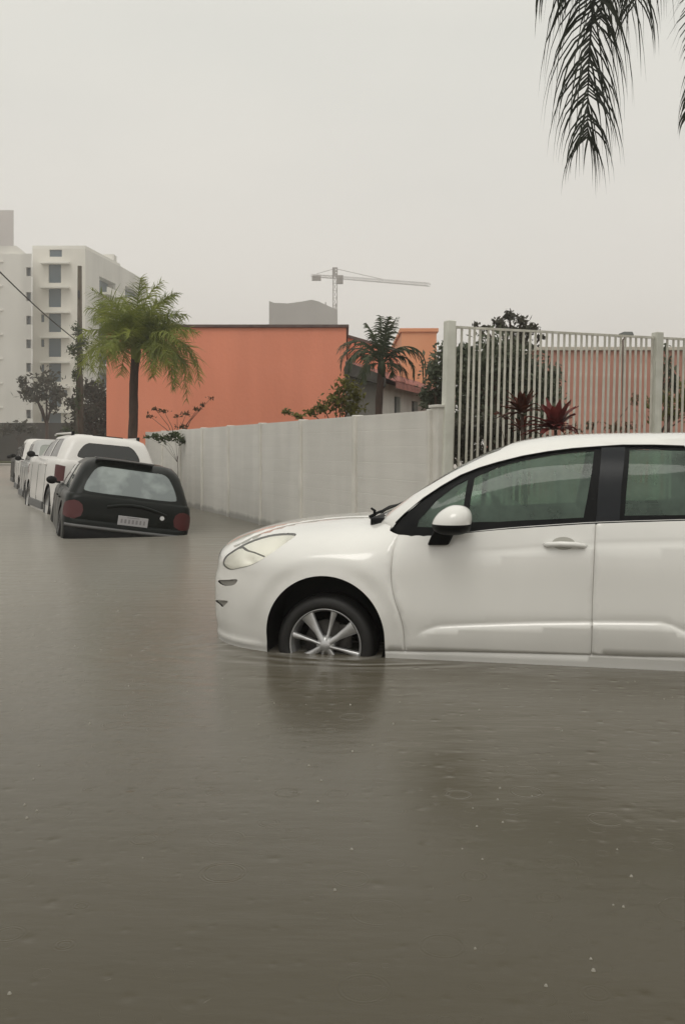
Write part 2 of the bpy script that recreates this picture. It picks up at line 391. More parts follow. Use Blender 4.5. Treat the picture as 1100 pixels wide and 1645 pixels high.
def low_w(u, z):
    zz = min(z, ZS); W = _wm(zz)
    if u < U0: W *= nose((-u + U0) / (HLo(zz) + U0))
    elif u > UR: W *= nose((u - UR) / LR)
    if z > ZS:
        q = (z - ZS) / max(_zc(u) - ZS, 0.02); W *= max(0.0, 1 - min(q, 1) ** PH) ** (1 / PH)
    # features: arch lip, creases, lower bulge, bumper lip
    for uc in (ARC[0], 2.46):
        r = math.hypot(u - uc, z - ARC[1]) - ARC[2]
        if r < 0.25: W += 0.012 * math.exp(-(max(r, 0) / 0.035) ** 2)
        if uc == ARC[0] and 0 < r < 0.35: W += 0.010 * math.exp(-((r - 0.10) / 0.06) ** 2) * sm((z - 0.15) / 0.2)
    c = lerp_line(crease_lo, u)
    if c is not None:
        e = sm((u - crease_lo[0][0]) / 0.12) * sm((3.0 - u) / 0.2)
        d = c - z
        W += e * (0.011 * sm(d / 0.020 + 0.5) * (1 - sm((d - 0.04) / 0.18)) - 0.006 * math.exp(-((d + 0.010) / 0.011) ** 2))
    c = lerp_line(crease_hi, u)
    if c is not None:
        e = sm((u - crease_hi[0][0]) / 0.25)
        d = z - c
        W += -e * 0.006 * sm(d / 0.012 + 0.5) * (1 - sm((d - 0.02) / 0.15)) - e * 0.006 * math.exp(-(d / 0.007) ** 2)
    if u < -0.25: W += 0.012 * sm((-0.25 - u) / 0.25) * math.exp(-((z - 0.035) / 0.016) ** 2)
    return W
# domain: a along (metres, stretched round the nose), b up
KA, KB = 0.75, 0.30
def low_pos(a, b):
    if a < U0:
        s = min((U0 - a) / KA, 2.0)
        q, w = se(s, 2.3)
        z0 = b if b < ZS else ZS
        u = U0 - q * (HLo(min(z0, ZS)) + U0)
    elif a > UR:
        q, w = se(min((a - UR) / KA, 2.0), 2.3); u = UR + q * LR
    else: u = a
    if b <= ZS: z = b
    else:
        q, w = se(min((b - ZS) / KB, 2.0), PH); z = ZS + q * (max(_zc(u) - ZS, 0.02))
    return (u, -max(low_w(u, z), 0.0) if not (b >= ZS + 2 * KB or a <= U0 - 2 * KA) else 0.0, z)
def low_ab(u, z):
    zz = min(z, ZS)
    if u < U0: a = U0 - KA * se_inv((U0 - u) / (HLo(zz) + U0), 2.3)
    elif u > UR: a = UR + KA * se_inv((u - UR) / LR, 2.3)
    else: a = u
    b = z if z <= ZS else ZS + KB * se_inv((z - ZS) / max(_zc(u) - ZS, 0.02), PH)
    return (a, b)
def px_hit(px, py, wf, w0=0.8):
    dx = (px - CX) / F; w = w0
    for k in range(60):
        Y = (w + HO[0] * HN[0] + HO[1] * HN[1]) / (dx * HN[0] + HN[1])
        u = (dx * Y - HO[0]) * HA[0] + (Y - HO[1]) * HA[1]; z = EH + (HY - py) / F * Y
        nw = wf(u, z); w += (nw - w) * 0.5
    return u, z, w
def LP(pts): return [low_ab(*px_hit(x, y, low_w)[:2]) for x, y in pts]
crease_lo = [px_hit(x, y, low_w)[:2] for x, y in [(664, 1026), (680, 1016), (703, 1009), (760, 1006), (860, 1003), (960, 1002), (1060, 1003), (1078, 1007), (1100, 1018)]]
crease_lo += [(3.0, crease_lo[-1][1])]
crease_hi = [px_hit(x, y, low_w)[:2] for x, y in [(735, 889), (800, 886), (870, 881), (960, 875), (1100, 872)]]
crease_hi += [(3.1, crease_hi[-1][1] + 0.05)]

# greenhouse
belt_px = [(614, 846), (640, 855), (660, 858), (700, 857), (800, 848), (900, 841), (950, 838), (1100, 833)]
_bl = [px_hit(x, y, low_w)[:2] for x, y in belt_px]
belt = pchip([-0.5, 0.30] + [p[0] for p in _bl if p[0] > 0.34] + [2.7, 3.2], [0.74, 0.745] + [p[1] for p in _bl if p[0] > 0.34] + [_bl[-1][1] + 0.03, _bl[-1][1] + 0.0])
_zr = pchip([0.20, 0.30, 0.42, 0.55, 0.75, 0.95, 1.15, 1.40, 1.70, 2.10, 2.50, 2.80, 3.02, 3.12], [0.70, 0.80, 0.895, 0.985, 1.105, 1.20, 1.255, 1.282, 1.290, 1.292, 1.26, 1.20, 0.98, 0.80])
PG = 4.2
def green_w(u, z):
    zb = belt(u) - 0.03; zr = _zr(u); H = max(zr - zb, 0.03)
    q = min(max((z - zb) / H, 0), 1)
    wb = low_w(u, min(zb + 0.03, 0.86)) - 0.006
    return (wb - 0.30 * (z - zb)) * max(0.0, 1 - q ** PG) ** (1 / PG)
GH, GW = 0.30, 0.30
def green_pos(a, b):
    u = a; zb = belt(u) - 0.03; zr = _zr(u); H = max(zr - zb, 0.03)
    q, w = se(min(b / GH, 2.0), PG); z = zb + q * H
    wb = low_w(u, min(zb + 0.03, 0.86)) - 0.006
    return (u, -(wb - 0.30 * (z - zb)) * w if b < 2 * GH else 0.0, z)
def green_ab(u, z):
    zb = belt(u) - 0.03; H = max(_zr(u) - zb, 0.03)
    return (u, GH * se_inv((z - zb) / H, PG))
def GP(pts): return [green_ab(*px_hit(x, y, green_w, 0.7)[:2]) for x, y in pts]

hero = empty('parked_car', (HO[0], HO[1], 0), -TH, 'white five-door hatchback standing side-on in the flood in front of the fence', 'car')

# --- lower body -------------------------------------------------
top_b = lambda u: low_ab(u, belt(u) - 0.012)[1]
UC = 0.345
bound = [(U0 - 2 * KA, -0.30), (3.1, -0.30)] + [(u, top_b(u)) for u in np.linspace(3.1, UC + 0.02, 40)] + [(UC, ZS + 2 * KB), (U0 - 2 * KA, ZS + 2 * KB)]
def arch_poly(uc, r=ARC[2], n=44):
    p = [(uc + r * math.cos(t), ARC[1] + r * math.sin(t)) for t in np.linspace(0, math.pi, n)]
    return [(uc + r, -0.299)] + p + [(uc - r, -0.299)]
archs = [[low_ab(u, max(z, -0.299)) for u, z in arch_poly(uc)] for uc in (ARC[0], 2.46)]
front_gap = smooth_line(LP([(640, 857), (633, 875), (629, 900), (628, 930), (633, 962), (642, 990), (648, 1015), (650, 1046)]), 3)
mid_gap = smooth_line(LP([(957, 838), (955, 880), (953, 930), (951, 980), (950, 1050)]), 3)
sill_top = LP([(624, 1045), (650, 1047), (740, 1048), (830, 1050), (950, 1053), (1030, 1056), (1098, 1057)])
sz = sill_top[-1][1]
sill_line = [(ARC[0] + ARC[2] + 0.002, sill_top[1][1])] + sill_top[1:] + [(2.46 - ARC[2] - 0.002, sz)]
rear_gap = smooth_line([(2.32, belt(2.32) - 0.012), (2.33, 0.66), (2.24, 0.50), (2.12, 0.40), (2.085, 0.25), (2.085, sz)], 3)
front_gap[-1] = (front_gap[-1][0], sill_line[0][1]); mid_gap[-1] = (mid_gap[-1][0], lerp_line(sill_line, mid_gap[-1][0])); 
front_gap[0] = (front_gap[0][0], top_b(front_gap[0][0])); mid_gap[0] = (mid_gap[0][0], top_b(mid_gap[0][0])); rear_gap[0] = (2.32, top_b(2.32))
sl = lambda u0, u1: [p for p in resample(sill_line, 0.03) if u0 < p[0] < u1]
tl = lambda u0, u1: [(u, top_b(u) + 0.05) for u in np.linspace(u0, u1, 20)]
fdoor = list(front_gap) + sl(front_gap[-1][0], mid_gap[-1][0]) + list(reversed(mid_gap)) + tl(mid_gap[0][0], front_gap[0][0])
rdoor = list(mid_gap) + sl(mid_gap[-1][0], rear_gap[-1][0]) + list(reversed(rear_gap)) + tl(rear_gap[0][0], mid_gap[0][0])
sill_poly = [(p[0], p[1]) for p in sill_line] + [(sill_line[-1][0], -0.299), (sill_line[0][0], -0.299)]
light = smooth_line(LP([(358, 906), (362, 894), (378, 882), (400, 870), (430, 860), (455, 856.5), (474, 857), (473, 862), (455, 875), (430, 893), (412, 904), (398, 910), (385, 913), (368, 915)]), 3, True)
fog1 = smooth_line(LP([(350, 933), (366, 931.5), (381, 931), (378, 938), (370, 941), (358, 940)]), 3, True)
fog2 = smooth_line(LP([(346, 965), (356, 964.5), (366, 966), (362, 971), (357, 975), (352, 970)]), 3, True)
hood_line = smooth_line([(light[0][0], ZS + 0.30)] + [low_ab(-0.62, 0.60), low_ab(-0.5, 0.66), low_ab(-0.3, 0.72), low_ab(0.0, 0.755), low_ab(0.25, 0.775)], 3)[3:]
cre = [(smooth_line([low_ab(*p) for p in crease_lo if p[0] < 2.0], 2), False), (smooth_line([low_ab(*p) for p in crease_hi if p[0] < 2.0], 2), False)]
extra = []
for pl, _ in cre:
    for d in (0.009, -0.009, 0.02): extra.append((offset(pl, d), False))
lipline = [(a, b) for a in np.linspace(-1.55, -0.42, 30) for b in (0.035,)]
extra += [([(a, b + k) for a, b in lipline], False) for k in (-0.03, -0.015, 0, 0.015, 0.03)]
light_in = offset(light, 0.008, True)
if not inside(light, *light_in[0]): light_in = offset(light, -0.008, True)
dvl = LP([(421, 889), (404, 881), (388, 877), (372, 884)])
lines = [(offset(dvl, 0.007), False), (offset(dvl, -0.007), False), (light_in, True), (archs[0], False), (archs[1], False), (light, True), (fog1, True), (fog2, True)] + cre + extra
ringl = [low_ab(ARC[0] + (ARC[2] + 0.03) * math.cos(t), ARC[1] + (ARC[2] + 0.03) * math.sin(t)) for t in np.linspace(0.05, math.pi - 0.05, 40)]
lines.append((ringl, False))
grooves = [(front_gap, False), (mid_gap, False), (rear_gap, False), (sill_line, False), (hood_line, False)]
panels = [('hole', archs[0] + []), ('hole', archs[1]), ('light_in', light_in), ('light', light), ('fog', fog1), ('fog', fog2), ('fdoor', fdoor), ('rdoor', rdoor), ('sill', sill_poly), ('rear', list(rear_gap) + [(2.085, -0.31), (3.2, -0.31), (3.2, 1.2), (2.32, 1.2)])]
ov, gd, tr = cut_surface(bound, 0.032, lines, panels, grooves, 'body', 0.0045, 0.014)

inner_set = set(tr['light_in']); tr['light'] = tr['light'] + tr['light_in']
def both(name, key, m, parent, sides=(False, True), off=0.0, pos=low_pos, data=None, smooth=True):
    o_, g_, t_ = data or (ov, gd, tr); V = []; Fc = []
    for mi in sides:
        vs, fs = panel_mesh(o_, g_, t_[key], pos, mi, off); n = len(V); V += vs; Fc += [tuple(i + n for i in f) for f in fs]
    return weld(mk(name, V, Fc, m, parent, smooth))
body = both('body', 'body', M['white_paint'], hero)
for s in (False, True): both('rear_quarter', 'rear', M['white_paint'], hero, (s,))
for s in (False, True):
    tagd = both('front_door', 'fdoor', M['white_paint'], hero, (s,))
    if not s: fd = tagd
    else: fd2 = tagd
    rd = both('rear_door', 'rdoor', M['white_paint'], hero, (s,))
    both('sill', 'sill', M['white_paint'], hero, (s,), -0.004)
    if not s: rd1 = rd
for s in (False, True):
    hl = both('headlight', 'light', M['lens'], hero, (s,), 0.001)
    # housing: a recessed copy, split in an inner bowl and an outer indicator
    def hpos(a, b):
        p = Vector(low_pos(a, b)); return p
    tl_ = tr['light']; ids = sorted({i for t in tl_ for i in t}); mp = {i: k for k, i in enumerate(ids)}
    lt = np.array([ov[i] for i in ids]); LA = np.array(light); LB = np.roll(LA, -1, 0)
    dist = seg_dist(lt, LA, LB)
    c1 = LP([(392, 897)])[0]; c2 = LP([(437, 875)])[0]; dv = LP([(420, 889), (395, 874)])
    vs = []
    for k, i in enumerate(ids):
        a, b = ov[i]; e = 1e-3; p = Vector(low_pos(a, b))
        n = (Vector(low_pos(a + e, b)) - Vector(low_pos(a - e, b))).cross(Vector(low_pos(a, b + e)) - Vector(low_pos(a, b - e))).normalized()
        d = 0.004 + 0.030 * sm(dist[k] / 0.035)
        r1 = math.hypot(a - c1[0], b - c1[1]); r2 = math.hypot((a - c2[0]) * 0.6, b - c2[1])
        d += 0.03 * max(0, 1 - (r1 / 0.07) ** 2) + 0.012 * max(0, 1 - (r2 / 0.06) ** 2)
        p = p - n * d
        vs.append(Vector((p.x, -p.y, p.z)) if s else p)
    fs = [tuple(mp[i] for i in (reversed(t) if s else t)) for t in tl_]
    # material by place: rim dark, divider grey, the rest reflector
    fm = []
    for t in tl_:
        cx = sum(ov[i][0] for i in t) / 3; cy = sum(ov[i][1] for i in t) / 3
        dd = seg_dist(np.array([[cx, cy]]), LA, LB)[0]
        dvd = seg_dist(np.array([[cx, cy]]), np.array(dvl[:-1]), np.array(dvl[1:]))[0]
        fm.append(1 if (t not in inner_set or dvd < 0.0069) else 0)
    mk('reflector', vs, fs, None, hl, True, [M['reflector'], M['lamp_grey']], fm)
    both('bumper_vent', 'fog', M['vent'], hero, (s,), -0.010)

# inner black shell closing gaps and lining the doors
for par, key, mi in ((fd, 'fdoor', False), (fd2, 'fdoor', True), (rd1, 'rdoor', False), (rd, 'rdoor', True)):
    vs, fs = panel_mesh(ov, gd * 0, tr[key], low_pos, mi, -0.05); mk('door_lining', vs, [tuple(reversed(f)) for f in fs], M['interior'], par, True)
mb = MB(); mb.box((1.6, 0, 0.10), (2.4, 1.5, 0.03)); mb.box((0.42, 0, 0.35), (0.03, 1.4, 0.5)); mb.build('cabin_floor', M['interior'], hero)
mb = MB()
for k, u in enumerate(np.linspace(0.36, 0.86, 9)): pass
prof = [(0.36, 0.70), (0.50, 0.76), (0.70, 0.79), (0.84, 0.78), (0.90, 0.70), (0.88, 0.5)]
vs = [(u, w, z + 0.0) for (u, z) in prof for w in (-0.70, 0.70)]; fs = [(2*i, 2*i+1, 2*i+3, 2*i+2) for i in range(len(prof) - 1)]
mb.add(vs, fs); mb.build('dashboard', M['interior'], hero, True)
mb = MB(); cc = Vector((1.02, -0.36, 0.74)); ax = Vector((0.9, 0, 0.42)).normalized(); e1 = Vector((0, 1, 0)); e2 = ax.cross(e1)
mb.tube([cc + (e1 * math.cos(t) + e2 * math.sin(t)) * 0.18 for t in np.linspace(0, 2 * math.pi, 33)], 0.014, 8, False)
mb.tube([cc + e1 * -0.18, cc - ax * 0.03, cc + e1 * 0.18], 0.012, 6); mb.tube([cc, cc - ax * 0.2 ], 0.02, 8)
mb.build('steering_wheel', M['trim'], hero, True)
def seat(u, w, wd):
    b = MB(); b.box((u - 0.05, w, 0.34), (0.5, wd, 0.14)); b.box((u + 0.26, w, 0.60), (0.13, wd * 0.94, 0.56), M=Matrix.Rotation(R(14), 3, 'Y'), taper=0.84)
    o = b.build('seat', M['seat'], hero, True, 0.04)
    for q in ([0] if wd < 0.7 else [-0.4, 0.4]):
        h = MB(); h.box((u + 0.345, w + q, 0.955), (0.09, 0.25, 0.17), M=Matrix.Rotation(R(12), 3, 'Y')); h.tube([(u + 0.33, w + q, 0.8), (u + 0.34, w + q, 0.92)], 0.02, 6)
        h.build('headrest', M['seat'], o, True, 0.03)
seat(1.22, -0.36, 0.5); seat(1.22, 0.36, 0.5); seat(2.15, 0.0, 1.25)

# hood cut line top, cowl and wipers
mb = MB()
mb.tube([(0.20, -0.46, 0.775), (0.24, -0.43, 0.80), (0.30, -0.10, 0.825), (0.30, 0.30, 0.83)], [0.012, 0.009, 0.007, 0.005], 6)
mb.tube([(0.225, -0.44, 0.78), (0.228, -0.44, 0.815), (0.205, -0.44, 0.83)], [0.009, 0.010, 0.007], 6)
mb.build('wiper', M['trim'], hero, True)
mb = MB(); mb.tube([(0.19, 0.0, 0.775), (0.24, 0.05, 0.81), (0.32, 0.55, 0.82)], [0.012, 0.008, 0.006], 6); mb.build('wiper', M['trim'], hero, True)
mb = MB(); mb.box((0.30, 0, 0.755), (0.16, 1.10, 0.05)); mb.build('cowl_grille', M['trim'], hero, False, 0.01)

# --- greenhouse --------------------------------------------------
dlo_px_bot = [(624, 851), (640, 856.5), (660, 859), (700, 858), (760, 853), (830, 847), (900, 841.5), (950, 839), (1010, 836), (1099, 833)]
dlo_px_top = [(1099, 717), (1050, 715.5), (1000, 715.5), (960, 718), (920, 721), (880, 726), (840, 733), (800, 743), (770, 752), (740, 764), (710, 781), (680, 801), (650, 826), (636, 840)]
dl_b = [(p[0], 0.018) for p in GP(dlo_px_bot)]; dl_t = GP(dlo_px_top)
rt = [(2.15, dl_t[0][1] - 0.005), (2.45, dl_t[0][1] - 0.03), (2.70, dl_t[0][1] - 0.10), (2.80, 0.10), (2.74, 0.03)]
dlo = dl_b + [(2.5, 0.018)] + list(reversed(rt)) + dl_t
dlo = [dl_b[0]] + dl_b[1:] + [(2.5, 0.018)] + list(reversed(rt)) + dl_t
q_glass = smooth_line(GP([(669, 846), (672, 835), (700, 803), (730, 780), (751, 769), (746, 800), (741, 842), (700, 847)]), 1, True)
f_glass = GP([(751, 839), (756, 800), (762, 767), (790, 753), (820, 744), (850, 737.5), (890, 730), (925, 726), (954, 723), (950, 760), (943, 800), (937, 831), (880, 834), (800, 838)])
r_glass = GP([(1003, 828), (1006, 790), (1011, 720.5), (1050, 720.5), (1098, 722)]) + [(2.08, dl_t[0][1] - 0.02), (2.10, 0.04)] + GP([(1098, 827)])
t_glass = [(2.18, 0.045), (2.17, dl_t[0][1] - 0.03), (2.44, dl_t[0][1] - 0.05), (2.62, dl_t[0][1] - 0.12), (2.70, 0.06)]
pil = GP([(957, 838), (961, 780), (966, 719), (1004, 718), (998, 780), (995, 836)])
# windscreen: between the A pillars (b beyond the pillar line)
pill_px = [(606, 834), (640, 806), (680, 778), (720, 752), (760, 733), (800, 719)]
ws = [(0.22, 2 * GH), (0.26, 1.30 * GH), (0.36, 1.16 * GH), (0.55, 1.12 * GH), (0.80, 1.14 * GH), (0.98, 1.18 * GH), (1.05, 1.4 * GH), (1.10, 2 * GH)]
bg = [(0.21, 0.0), (3.10, 0.0), (3.10, 2 * GH), (0.21, 2 * GH)]
back = [(2.86, 2 * GH + .01), (2.86, 1.2 * GH), (3.06, 1.2 * GH), (3.06, 2 * GH + .01)]
gov, ggd, gtr = cut_surface(bg, 0.03, [(dlo, True), (q_glass, True), (f_glass, True), (r_glass, True), (t_glass, True), (pil, True), (ws, False), (back, False)],
    [('q', q_glass), ('f', f_glass), ('r', r_glass), ('t', t_glass), ('pil', pil), ('dlo', dlo), ('ws', ws), ('back', back)], [], 'roof')
GDATA = (gov, ggd, gtr)
# keep only what stands clear of the bonnet
roof = both('roof', 'roof', M['white_paint'], hero, pos=green_pos, data=GDATA)
V, Fc = [], []
for mi in (False, True):
    vs, fs = panel_mesh(gov, ggd, [t for t in gtr['roof'] if all(gov[i][0] > 0.5 for i in t)], green_pos, mi, -0.025); n = len(V); V += vs; Fc += [tuple(i + n for i in reversed(f)) for f in fs]
mk('roof_lining', V, Fc, M['liner'], roof, True)
both('windscreen', 'ws', M['windscreen'], hero, pos=green_pos, data=GDATA, off=-0.004)
both('rear_window', 'back', M['dark_glass'], hero, pos=green_pos, data=GDATA, off=-0.004)
both('window_surround', 'dlo', M['trim'], hero, pos=green_pos, data=GDATA, off=-0.006)
for s in (False, True):
    both('quarter_window', 'q', M['glass'], hero, (s,), -0.009, green_pos, GDATA)
    both('window', 'f', M['glass'], fd if not s else fd2, (s,), -0.009, green_pos, GDATA)
    both('window', 'r', M['glass'], rd1 if not s else rd, (s,), -0.009, green_pos, GDATA)
    both('rear_quarter_window', 't', M['dark_glass'], hero, (s,), -0.009, green_pos, GDATA)
    both('door_pillar', 'pil', M['pillar'], hero, (s,), 0.001, green_pos, GDATA)
# chrome-less belt seal
V = []; mb = MB()
seal = [Vector(green_pos(p[0], 0.012)) + Vector((0, -0.004, 0)) for p in dl_b + [(2.3, 0.02)]]
mb.tube(seal, 0.007, 6); mb.build('belt_seal', M['trim'], hero, True); mb = MB(); mb.tube([Vector((v.x, -v.y, v.z)) for v in seal], 0.007, 6); mb.build('belt_seal', M['trim'], hero, True)
sealt = [Vector(green_pos(*p)) + Vector((0, -0.001, 0)) for p in reversed(dl_t)]
mb = MB(); mb.tube(sealt, 0.006, 6); mb.build('roof_seal', M['trim'], hero, True)

# --- wheels ------------------------------------------------------
def hero_wheel(u, sgn):
    wz = 0.053; w = empty('wheel', (u, -0.80 * sgn, wz)); w.parent = hero; w.scale = (1, sgn, 1)
    t = MB(); t.lathe([(0.207, 0.012), (0.216, -0.004), (0.235, -0.010), (0.262, -0.006), (0.279, 0.008), (0.290, 0.03), (0.292, 0.10), (0.290, 0.16), (0.275, 0.185), (0.21, 0.19)], 72); t.build('tyre', M['rubber'], w, True)
    r = MB(); r.lathe([(0.200, 0.02), (0.207, 0.0), (0.211, -0.003), (0.214, 0.004), (0.210, 0.02), (0.195, 0.03), (0.190, 0.15)], 72)
    for k in range(4):
        for (deg, wd, th) in ((33, 0.030, 0.0), (75, 0.014, 0.004)):
            a = R(deg + 90 * k); d = Vector((math.cos(a), 0, math.sin(a))); s_ = Vector((-math.sin(a), 0, math.cos(a)))
            pts = []
            for (rr, half, y) in ((0.03, wd * 0.55, -0.008), (0.09, wd * 0.62, 0.006), (0.15, wd * 0.95, 0.006), (0.202, wd * 1.35, 0.002)):
                pts.append([d * rr + s_ * half * k2 + Vector((0, y + yy, 0)) for (k2, yy) in ((-1, 0.03), (-1, 0.006), (-0.55, 0), (0.55, 0), (1, 0.006), (1, 0.03))])
            vs = [p for row in pts for p in row]; fs = []
            for i in range(3):
                for j in range(5): q = i * 6 + j; fs.append((q, q + 6, q + 7, q + 1))
            r.add(vs, fs)
    r.lathe([(0.0, -0.012), (0.024, -0.012), (0.034, -0.004), (0.052, 0.004), (0.056, 0.03)], 32)
    ro = r.build('rim', M['alloy'], w, True)
    b = MB(); b.lathe([(0.0, 0.07), (0.135, 0.07), (0.14, 0.085), (0.0, 0.085)], 40); b.box((0.11, 0.06, 0.05), (0.07, 0.05, 0.13)); b.build('brake_disc', M['dark_alloy'], w, True)
    for k in range(4):
        bb = MB(); a = R(30 + 90 * k); bb.lathe([(0, -0.006), (0.008, -0.004), (0.008, 0.02)], 8, 'Y', (0.038 * math.cos(a), 0, 0.038 * math.sin(a)))
        bb.build('wheel_bolt', M['trim'], ro)
    # liner of the arch
    L = MB(); n = 30; rr = ARC[2] + 0.006; vs = []
    for t_ in np.linspace(-0.5, math.pi + 0.5, n):
        for (y, f) in ((0.80 + 0.004 - low_w(u + rr * math.cos(t_) * (1 if u < 1 else 1), max(-0.28, ARC[1] + rr * math.sin(t_))), 0.985), (0.06, 1.03), (0.42, 1.03)): vs.append((rr * f * math.cos(t_), y, rr * f * math.sin(t_) + ARC[1] - wz))
    fs = [(3*i + j, 3*i + j + 1, 3*i + j + 4, 3*i + j + 3) for i in range(n - 1) for j in (0, 1)]
    L.add(vs, fs); c0 = len(L.v); L.add([(0, 0.42, 0)] + [vs[3*i + 2] for i in range(n)], [(0, i + 1, i + 2) for i in range(n - 1)])
    L.build('wheel_arch', M['well'], hero, True).location = (u, 0, wz)
    lo = bpy.data.objects['wheel_arch'] if False else [o for o in C.objects if o.name.startswith('wheel_arch')][-1]
    lo.location = (u, -0.80 * sgn, wz); lo.scale = (1, sgn, 1)
for u in (0.0, 2.46):
    for s in (1, -1): hero_wheel(u, s)

# --- mirrors and handles -----------------------------------------
def mirror(sgn, parent):
    mu, mz, mw = px_hit(725, 838, lambda u, z: 0.93)
    o = MB(); n, m_ = 28, 16; cap = MB(); low = MB()
    def P(t, ph, k=1.0):   # egg: t round in side view, ph depth
        cx = math.cos(t); sz_ = math.sin(t)
        rx = 0.108 * (1.0 if cx > 0 else 1.0); rz = 0.105 if sz_ > 0 else 0.062
        sup = 2.6
        rr = (abs(cx) ** sup + abs(sz_) ** sup) ** (-1 / sup)
        x = rx * cx * rr; z = rz * sz_ * rr
        if sz_ > 0: x -= 0.02 * (z / rz) * (1 if cx < 0 else 1) * -1
        if cx < 0 and sz_ > 0: z *= (1 - 0.35 * abs(cx) ** 1.5)
        return Vector((x * math.cos(ph) * k, -0.115 * math.sin(ph) , z * math.cos(ph) * k))
    for mbx, t0, t1 in ((cap, 0.0, math.pi), (low, -math.pi, 0.0)):
        vs = []
        for i in range(n + 1):
            for j in range(m_ + 1):
                p = P(t0 + (t1 - t0) * i / n, -math.pi / 2 + math.pi * j / m_); vs.append((mu + p.x, sgn * (-mw + p.y), mz + p.z - 0.012))
        fs = []
        for i in range(n):
            for j in range(m_):
                a = i * (m_ + 1) + j; fs.append((a, a + 1, a + m_ + 2, a + m_ + 1))
        mbx.add(vs, fs)
    c = cap.build('mirror', M['white_paint'], parent, True)
    low.build('mirror_shell', M['trim'], c, True)
    e = MB(); x0, z0, w0 = px_hit(708, 864, lambda u, z: 0.90)
    x1, z1, w1 = px_hit(712, 852, lambda u, z: 0.92)
    vs = []
    for (px, py) in ((686, 876), (720, 876), (733, 850), (697, 850)):
        for w in (0.815, 0.945 if py < 860 else 0.90):
            uu, zz, _ = px_hit(px, py, lambda u, z: w); vs.append((uu, -w * sgn, zz))
    e.add(vs, [(0, 2, 4, 6), (1, 7, 5, 3), (0, 1, 3, 2), (2, 3, 5, 4), (4, 5, 7, 6), (6, 7, 1, 0)])
    e.build('mirror_arm', M['trim'], c, True, 0.012)
mirror(1, fd); mirror(-1, fd2)
def handle(px, py, parent, sgn, u=None):
    if u is None: u, z, w = px_hit(px, py, low_w)
    else: z = px_hit(px, py, low_w)[1] + 0.01; w = low_w(u, z)
    h = MB()
    pts = [Vector((u - 0.115, -w + 0.006, z - 0.006)), Vector((u - 0.095, -w - 0.020, z - 0.004)), Vector((u - 0.03, -w - 0.030, z + 0.002)), Vector((u + 0.05, -w - 0.028, z)), Vector((u + 0.095, -w - 0.018, z - 0.006)), Vector((u + 0.112, -w + 0.006, z - 0.010))]
    if sgn < 0: pts = [Vector((p.x, -p.y, p.z)) for p in pts]
    h.tube(pts, [0.010, 0.015, 0.016, 0.016, 0.014, 0.009], 10); ho = h.build('handle', M['white_paint'], parent, True)
    r = MB(); n = 20  # flat disc on the door, shade of the hollow painted grey
    vs = [(u - 0.01, sgn * (-w - 0.0015), z + 0.004)] + [(u - 0.01 + 0.062 * math.cos(t), sgn * (-low_w(u - 0.01 + 0.062 * math.cos(t), z + 0.004 + 0.034 * math.sin(t)) - 0.0025), z + 0.004 + 0.034 * math.sin(t)) for t in np.linspace(0, 2 * math.pi, n, False)]
    r.add(vs, [(0, 1 + k, 1 + (k + 1) % n) if sgn > 0 else (0, 1 + (k + 1) % n, 1 + k) for k in range(n)])
    r.build('handle_shade', M['recess_shade'], ho, True)
handle(908, 874, fd, 1); handle(908, 874, fd2, -1)
handle(1080, 872, rd1, 1, 2.14); handle(1080, 872, rd, -1, 2.14)
# rear lamps of the hatchback (out of the frame, kept for completeness)
for s in (1, -1):
    b = MB(); b.box((3.02, -0.66 * s, 0.66), (0.24, 0.14, 0.28)); b.build('tail_lamp', M['red_lamp'], hero, True, 0.04)
